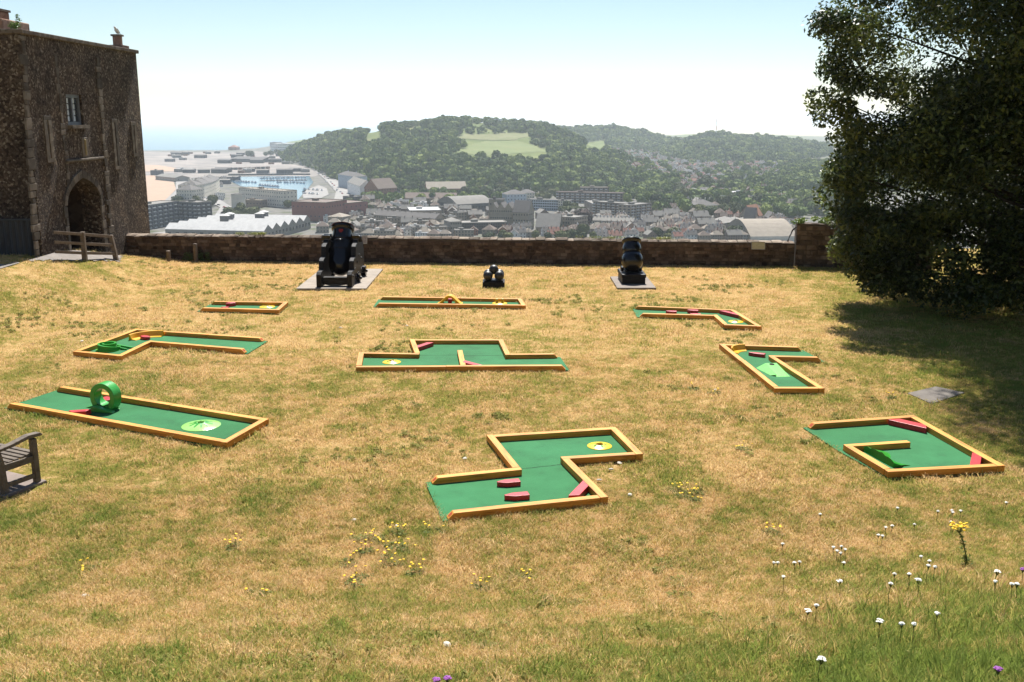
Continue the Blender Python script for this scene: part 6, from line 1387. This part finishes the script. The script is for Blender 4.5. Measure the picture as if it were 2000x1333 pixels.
# ------------------------------------------------------------------ boats in the marina, cars on the roads
HUL = mat('boat_hull', (.78, .78, .76), rough=.4); CAB = mat('boat_cabin', (.30, .33, .38), rough=.4); MST = mat('boat_mast', (.45, .45, .45), rough=.4)
mb = MB(); L_ = 9
st = [(-4.5, 1.1), (-2, 1.5), (1.5, 1.4), (3.5, .8), (4.7, .05)]; V = []
for x, w_ in st: V += [(x, -w_ * .6, -.2), (x, -w_, 1.2), (x, w_, 1.2), (x, w_ * .6, -.2)]
fs = [(4 * k + i, 4 * k + 4 + i, 4 * k + 4 + i + 1, 4 * k + i + 1) for k in range(4) for i in range(3)] + [(0, 1, 2, 3), (16, 19, 18, 17)]; mb.add(V, fs); hull = mb.mesh('hull'); hull.materials.append(HUL)
mb = MB(); mb.prism([(-2.5, -.9), (1.2, -.9), (1.9, -.4), (1.9, .4), (1.2, .9), (-2.5, .9)], 1.1, 2.2, top=[(-2.3, -.75), (.7, -.75), (1.2, -.3), (1.2, .3), (.7, .75), (-2.3, .75)]); cabm = mb.mesh('cabin'); cabm.materials.append(CAB)
mb = MB(); mb.tube([(.6, 0, 1.8), (.6, 0, 12)], [.13, .08], 5); mb.tube([(.6, 0, 3), (-3, 0, 3)], .1, 5); mastm = mb.mesh('mast'); mastm.materials.append(MST)
def boat(px, py, rz, sail):
    p = at(px, py, TOWN + .6); root = thing('moored_boat', p, 'white sailing boat with mast moored in the marina' if sail else 'white motor boat moored in the marina', 'boat', 'sailing boats in the marina' if sail else 'motor boats in the marina', rz=rz)
    for n_, me in (('hull', hull), ('cabin', cabm)) + ((('mast', mastm),) if sail else ()): o = bpy.data.objects.new(n_, me); COL.objects.link(o); o.parent = root
for row, (xa, ya, xb, yb, n) in enumerate(((458, 355, 500, 357, 8), (508, 349, 598, 347, 16), (520, 353, 600, 352, 13), (505, 362, 545, 365, 8), (540, 356, 596, 358, 9))):
    for k in range(n): f = (k + .5) / n; boat(xa + (xb - xa) * f + r.uniform(-1, 1), ya + (yb - ya) * f + r.uniform(-.4, .4), math.radians(80 + r.uniform(-8, 8)) + (math.pi if r.random() < .5 else 0), r.random() < .6)
for k in range(9):
    p = at(596 + (k % 5) * 8 + r.uniform(-1, 1), 370 + (k // 5) * 8 + (k % 5) * .6, TOWN + 1.0); root = thing('laid_up_boat', p, 'white motor boat laid up ashore in the yard beside the marina', 'boat', 'boats laid up in the marina yard', rz=r.uniform(1.2, 1.7))
    for n_, me in (('hull', hull), ('cabin', cabm)): o = bpy.data.objects.new(n_, me); COL.objects.link(o); o.parent = root
mb = MB(); p, q = at(446, 343.5, TOWN), at(606, 342.5, TOWN); d = q - p; mb.box((0, 0, 1.4), (d.length, 3, 3.2)); o = mb.build('quay_wall', TM['dark']); o.location = (p + q) / 2; o.rotation_euler = (0, 0, math.atan2(d.y, d.x)); tag(o, 'dark quay wall along the far side of the marina', 'wall')
mb = MB(); p, q = at(508, 354.5, TOWN), at(600, 353.5, TOWN); d = q - p; mb.box((0, 0, .9), (d.length, 2.2, .5)); o = mb.build('pontoon', TM['r_tan']); o.location = (p + q) / 2; o.rotation_euler = (0, 0, math.atan2(d.y, d.x)); tag(o, 'timber pontoon among the moored boats', 'pontoon')
cars = []
for k, c in enumerate(((.7, .7, .7), (.04, .045, .05), (.35, .36, .38), (.35, .03, .03), (.04, .10, .3))):
    mb = MB(); mb.prism([(-2.1, -.85), (2.1, -.85), (2.1, .85), (-2.1, .85)], .25, .85, top=[(-2.05, -.8), (2.0, -.8), (2.0, .8), (-2.05, .8)]); mb.prism([(-1.6, -.78), (1.0, -.78), (1.0, .78), (-1.6, .78)], .85, 1.5, top=[(-1.2, -.62), (.35, -.62), (.35, .62), (-1.2, .62)])
    for x in (-1.3, 1.3):
        for y in (-.75, .75): mb.tube([(x, y - .1, .32), (x, y + .1, .32)], .32, 8)
    me = mb.mesh('parked_car'); me.materials.append(mat('car_paint_%d' % k, c, rough=.25, spec=.5)); cars.append(me)
CN = ('white', 'black', 'silver', 'red', 'blue')
def car(px, py, rz, where, grp):
    k = r.choice((0, 0, 1, 2, 2, 3, 4)); p = at(px, py, TOWN + .92); o = bpy.data.objects.new('car', cars[k]); COL.objects.link(o); o.location = p; o.rotation_euler = (0, 0, rz); tag(o, f'small {CN[k]} car {where}', 'car', f'{CN[k]} {grp}')
for k in range(22): f = k / 21; car(607 + f * 62 + r.uniform(-6, 6), 321 + f * 58 + r.uniform(-2, 2), math.radians(-62), 'on the dual carriageway round the marina', 'cars on the dual carriageway')
for k in range(16): car(416 + (k % 8) * 4.2 + (k // 8) * 7, 431 - (k % 8) * .9 - (k // 8) * 7, math.radians(25), 'in the car park beside the grey flats', 'cars in the car park')
for k in range(12): f = k / 11; car(1342 + f * 22 + r.uniform(-4, 4), 404 - f * 45, math.radians(70), 'on the valley road between the trees', 'cars on the valley road')
for k in range(10): f = k / 9; car(356 + f * 80 + r.uniform(-3, 3), 364 + f * 42, math.radians(-30), 'on the seafront road', 'cars on the seafront road')
# transmitter mast on the far wooded hill
p = at(1396, 320, TOWN); k_ = 3000 / math.hypot(p.x, p.y); bx, by = p.x * k_, p.y * k_; bz = float(terrain_h(np.array([bx]), np.array([by]))[0]); tz = atY(1399, 208, by).z
ms = thing('radio_mast', (bx, by, bz), 'thin red and white radio mast on the far wooded hill', 'mast'); H_ = tz - bz
for k in range(8): MB().lathe([(1.1 - .1 * k, H_ * k / 8), (1.0 - .1 * k, H_ * (k + 1) / 8)], 6).build('mast_section', mat('mast_' + 'rw'[k % 2], (.5, .12, .1) if k % 2 == 0 else (.7, .7, .7)), ms)

# ================================================================== GRASS, FLOWERS, STONES
def grass_points(n, x0, x1, y0, y1, dens=None):
    x = rng.uniform(x0, x1, n); y = rng.uniform(y0, y1, n); z = ground_h(x, y); ok = np.ones(n, bool)
    px, py = project(x, y, z + .05); dep = y * cP - (z - EYE) * sP; ok &= (px > -60 - 3.2 * F / np.maximum(dep, 1)) & (px < 2060 + 3.6 * F / np.maximum(dep, 1)) & (py < 1750) & (py > 400) & (dep > 1.5)
    for P in LANE_POLYS + [PATH_POLY, TURF_SLAB]: ok &= ~in_poly(x, y, P)
    for c, hx, hy, rz in ((Vector((cx, (y0p + y1p) / 2)), wsl / 2, (y1p - y0p) / 2, 0), (Vector((psl.location.x, psl.location.y)), .58, 1.07, 0), (Vector((bx_.location.x, bx_.location.y)), .32, .34, 0)):
        ok &= ~((np.abs(x - c.x) < hx) & (np.abs(y - c.y) < hy))
    dx, dy = x - f_.x, y - f_.y; lx = dx * math.cos(-rzb) - dy * math.sin(-rzb); ly = dx * math.sin(-rzb) + dy * math.cos(-rzb)
    ok &= ~((lx > -1.8) & (lx < .2) & (ly > -.63) & (ly < .31))
    wl_y = WA.y + (x - WA.x) / (WB.x - WA.x) * (WB.y - WA.y) - .02; ok &= y < wl_y
    return x[ok], y[ok], z[ok]
y0p, y1p = at(650, 567).y, 31.9
G_p, G_s, G_v = [], [], []
def sow(n, y0, y1, x0, x1, kinds_p, s0, s1, longmix=False):
    x, y, z = grass_points(n, x0, x1, y0, y1)
    v = rng.choice(4, len(x), p=kinds_p)
    lush = np.clip((z - .35) / 1.2, 0, 1) * np.clip((x + .3) / 3.2, .0, 1) + .35 * np.clip((z - 1.5) / .6, 0, 1)
    keep = np.ones(len(x), bool)
    if longmix: q = rng.uniform(size=len(x)) < lush * .9; v = np.where(q, np.where(rng.uniform(size=len(x)) < .62, 2, 1), v)
    pn = vnoise(x, y, 2.2, 6) * .6 + vnoise(x, y, .6, 7) * .4
    s = rng.uniform(s0, s1, len(x)) * (.6 + .8 * pn)
    G_p.append(np.stack([x, y, z - .004], -1)); G_s.append(np.stack([s, s, s * rng.uniform(.7, 1.3, len(x))], -1)); G_v.append(v)
sow(105000, 2.6, 12.5, -9.5, 10.5, [.72, .28, 0, 0], .8, 1.25, True)
sow(56000, 12.5, 20, -14, 15, [.7, .12, 0, .18], .7, 1.15)
sow(46000, 20, 34.2, -20, 22, [0, .0, 0, 1], .7, 1.15)
P_ = np.concatenate(G_p); S_ = np.concatenate(G_s); V_ = np.concatenate(G_v); R_ = np.stack([rng.normal(0, .12, len(P_)), rng.normal(0, .12, len(P_)), rng.uniform(0, 6.28, len(P_))], -1)
FLEAF = leaf_mat('herb_leaf', (.10, .14, .03), (.17, .20, .05), (.26, .27, .08), trans=.45, rough=.8)
WEEDL = leaf_mat('lawn_weed', (.20, .21, .05), (.28, .28, .08), (.36, .34, .12), trans=.5, rough=1)
# low green weeds: rosettes in drifts
def weed_mesh(seed):
    V, Q = leaf_cloud([(0, 0, .015)], [[.055, .055, .018]], 40, .017, seed, 1.0); me = np_mesh('weed', V, quads=Q); me.materials.append(WEEDL); return me
wx, wy, wz = grass_points(26000, -14, 14, 4.2, 33); q = vnoise(wx, wy, 1.6, 21) * .5 + vnoise(wx, wy, .35, 22) * .5 + rng.normal(0, .05, len(wx)) + .05 * np.clip(wz, 0, 2); kk = q > .71
nw = int(kk.sum()); P_ = np.concatenate([P_, np.stack([wx, wy, wz], -1)[kk]]); S_ = np.concatenate([S_, np.repeat(rng.uniform(.6, 1.6, nw)[:, None], 3, 1)]); V_ = np.concatenate([V_, rng.integers(4, 7, nw)]); R_ = np.concatenate([R_, np.stack([rng.normal(0, .1, nw), rng.normal(0, .1, nw), rng.uniform(0, 6.28, nw)], -1)])
protos += [weed_mesh(k) for k in range(3)]
scatter('grass', P_, R_, S_, V_, protos, 'dry cropped lawn grass growing longer and greener on the bank', 'grass')

STEM = mat('flower_stem', (.09, .12, .03), (.06, .08, .02), 20); PET = mat('white_umbel', (.80, .78, .72), (.68, .66, .58), 90, rough=.8); YPET = mat('yellow_petal', (.80, .52, .02), (.68, .40, .01), 90, rough=.7); PUR = mat('purple_petal', (.32, .09, .36), (.22, .06, .26), 90, rough=.7)
def umbel(seed, R, m):
    g = random.Random(seed); hd = MB(); st = MB(); st.tube([(0, 0, -.22), (g.uniform(-.01, .01), g.uniform(-.01, .01), -.1), (0, 0, -.025)], [.003, .0026, .002], 5)
    for k in range(26):
        a = g.uniform(0, 6.28); q = R * math.sqrt(g.random()); x, y = q * math.cos(a), q * math.sin(a); z = .006 - (q / R) ** 2 * .010 + g.uniform(-.003, .003); st.tube([(0, 0, -.04), (x, y, z)], [.0012, .001], 3, caps=False)
        hd.lathe([(.0025, z - .002), (.0085, z + .001), (.0085, z + .004), (.003, z + .007)], 6, Matrix.Translation((x, y, 0)))
    a_, b_ = hd.mesh('flower_head'), st.mesh('stem'); a_.materials.append(m); b_.materials.append(STEM); return a_, b_
um = [umbel(k, (.014, .016, .026, .012)[k], PET) for k in range(4)]
fl = [(355, 190), (445, 415), (500, 410), (525, 430), (470, 440), (495, 455), (515, 520), (180, 520), (215, 515), (105, 615), (488, 645), (860, 597), (960, 597), (835, 663), (1022, 636), (1097, 508), (1090, 540), (1135, 548), (1042, 478), (1558, 580), (1547, 648), (1660, 666), (1692, 665), (270, 845), (330, 810), (760, 915), (993, 937), (910, 935), (1150, 865), (362, 1175), (800, 280), (845, 270), (995, 260), (750, 332), (778, 338), (1250, 165), (1256, 178), (1310, 168), (1245, 243), (1265, 255), (880, 148), (1155, 170), (100, 392), (1620, 112), (40, 520), (68, 520)]
for k, (a_, b_) in enumerate(fl):
    px, py = 1500 + a_ * .2874, 950 + b_ * .2874; hgt = .2 if py > 1100 else .13; p = on_ground(px, py, hgt); big_ = k in (23, 29, 19, 10, 14, 25)
    root = thing('yarrow_plant', (p.x, p.y, p.z - hgt), 'white yarrow flower head on a thin stem in the long grass of the bank', 'flower', 'white yarrow flowers on the bank', rz=random.uniform(0, 6))
    for n_, me in zip(('flower_head', 'stem'), um[2 if big_ else (0, 1, 3)[k % 3]]): o = bpy.data.objects.new(n_, me); COL.objects.link(o); o.parent = root; o.location = (0, 0, hgt); 
# ragwort
tp = on_ground(1890, 1108); hd_ = .42; rg = thing('ragwort_plant', tp, 'tall yellow-flowered ragwort standing in the bank grass', 'flower'); g = random.Random(5); st = MB(); hd = MB(); lean = Vector((-.10, .05, 0))
top_ = lean + Vector((0, 0, hd_)); st.tube([(0, 0, 0), lean * .3 + Vector((0, 0, .15)), lean * .7 + Vector((0, 0, .3)), top_ - Vector((0, 0, .06))], [.008, .007, .006, .005], 6)
for k in range(22):
    q = top_ + Vector((g.uniform(-.085, .085), g.uniform(-.07, .07), g.uniform(-.015, .035))); st.tube([top_ - Vector((0, 0, .07)), q], [.002, .0015], 3, caps=False); hd.lathe([(.004, -.003), (.017, .001), (.017, .004), (.006, .009)], 9, Matrix.Translation(q) @ Matrix.Rotation(g.uniform(-.4, .4), 4, 'X'))
st.build('stem', STEM, rg); hd.build('flower_head', YPET, rg)
cs = [tuple(lean * (z / hd_) + Vector((0, 0, z))) for z in (.02, .06, .12, .19, .26, .32)]; V, Q = leaf_cloud(cs, [.07, .06, .045, .04, .035, .03], 90, .026, 6); link('leaf', np_mesh('leaf', V, quads=Q), FLEAF, rg)
# small yellow hawkweeds in the lawn
hk = []
for s_ in range(3):
    g = random.Random(s_ + 70); hd = MB(); st = MB()
    for k in range(4 + s_):
        q = Vector((g.uniform(-.13, .13), g.uniform(-.1, .1), g.uniform(.05, .12))); st.tube([(q.x * .6, q.y * .6, 0), q], [.002, .0016], 4); hd.lathe([(.004, -.003), (.015, .001), (.015, .004), (.005, .007)], 9, Matrix.Translation(q) @ Matrix.Rotation(g.uniform(-.5, .5), 4, 'X'))
    V, Q = leaf_cloud([(0, 0, .012)], [[.14, .1, .02]], 60, .028, s_, 1.5); l_ = np_mesh('leaf', V, quads=Q); a_, b_ = hd.mesh('flower_head'), st.mesh('stem'); a_.materials.append(YPET); b_.materials.append(STEM); l_.materials.append(FLEAF); hk.append((('flower_head', a_), ('stem', b_), ('leaf', l_)))
for k, (px, py) in enumerate(((706, 1052), (740, 1052), (776, 1041), (768, 1068), (790, 1074), (712, 1078), (680, 1102), (765, 1103), (812, 1120), (690, 1142), (705, 1128), (755, 1092), (847, 1040), (1022, 1132), (940, 1150), (1335, 968), (1352, 975), (1325, 960), (1365, 962), (1455, 878), (1740, 778), (1355, 760), (1395, 768), (455, 1070), (505, 1162), (172, 1112), (1508, 1042))):
    p = on_ground(px, py); root = thing('hawkweed_plant', p, 'low yellow hawkweed flowering in the dry lawn', 'flower', 'yellow hawkweeds scattered in the lawn', rz=k * 1.3)
    for n_, me in hk[k % 3]: o = bpy.data.objects.new(n_, me); COL.objects.link(o); o.parent = root
pu = [umbel(90 + k, .02, PUR) for k in range(2)]
for k, (px, py) in enumerate(((852, 1328), (874, 1325), (1950, 1307), (1998, 1112))):
    hgt = .16; p = on_ground(px, py, hgt); root = thing('knapweed_plant', (p.x, p.y, p.z - hgt), 'purple knapweed flower in the bank grass', 'flower', 'purple knapweed flowers on the bank', rz=k)
    for n_, me in zip(('flower_head', 'stem'), pu[k % 2]): o = bpy.data.objects.new(n_, me); COL.objects.link(o); o.parent = root; o.location = (0, 0, hgt)
# pale flints lying in the grass
FLN = mat('pale_flint', (.62, .56, .46), (.42, .37, .30), 30, rough=.7, bump=.4)
for k, (px, py, s) in enumerate(((166, 1167, .045), (873, 1263, .05), (908, 898, .05), (1170, 940, .04), (1210, 907, .05), (1230, 969, .05), (1193, 919, .04), (68, 808, .05), (160, 668, .05), (665, 642, .05), (795, 638, .05), (1397, 763, .04), (692, 1018, .04), (775, 1030, .035), (522, 1283, .03))):
    p = on_ground(px, py); s *= .7; mb = MB(); g = random.Random(k); mb.lathe([(s * .2, 0), (s * .9, s * .1), (s, s * .3), (s * .7, s * .6), (s * .15, s * .72)], 9, Matrix.Diagonal((1.3, .8, 1, 1))); mb.v = [(x + g.uniform(-1, 1) * s * .12, y + g.uniform(-1, 1) * s * .12, z + g.uniform(-1, 1) * s * .08) for x, y, z in mb.v]
    o = mb.build('flint_stone', FLN, smooth=40); o.location = p + Vector((0, 0, .01)); o.rotation_euler = (0, 0, k * 2.1); tag(o, 'small pale flint lying in the dry grass', 'stone', 'pale flints lying in the lawn')
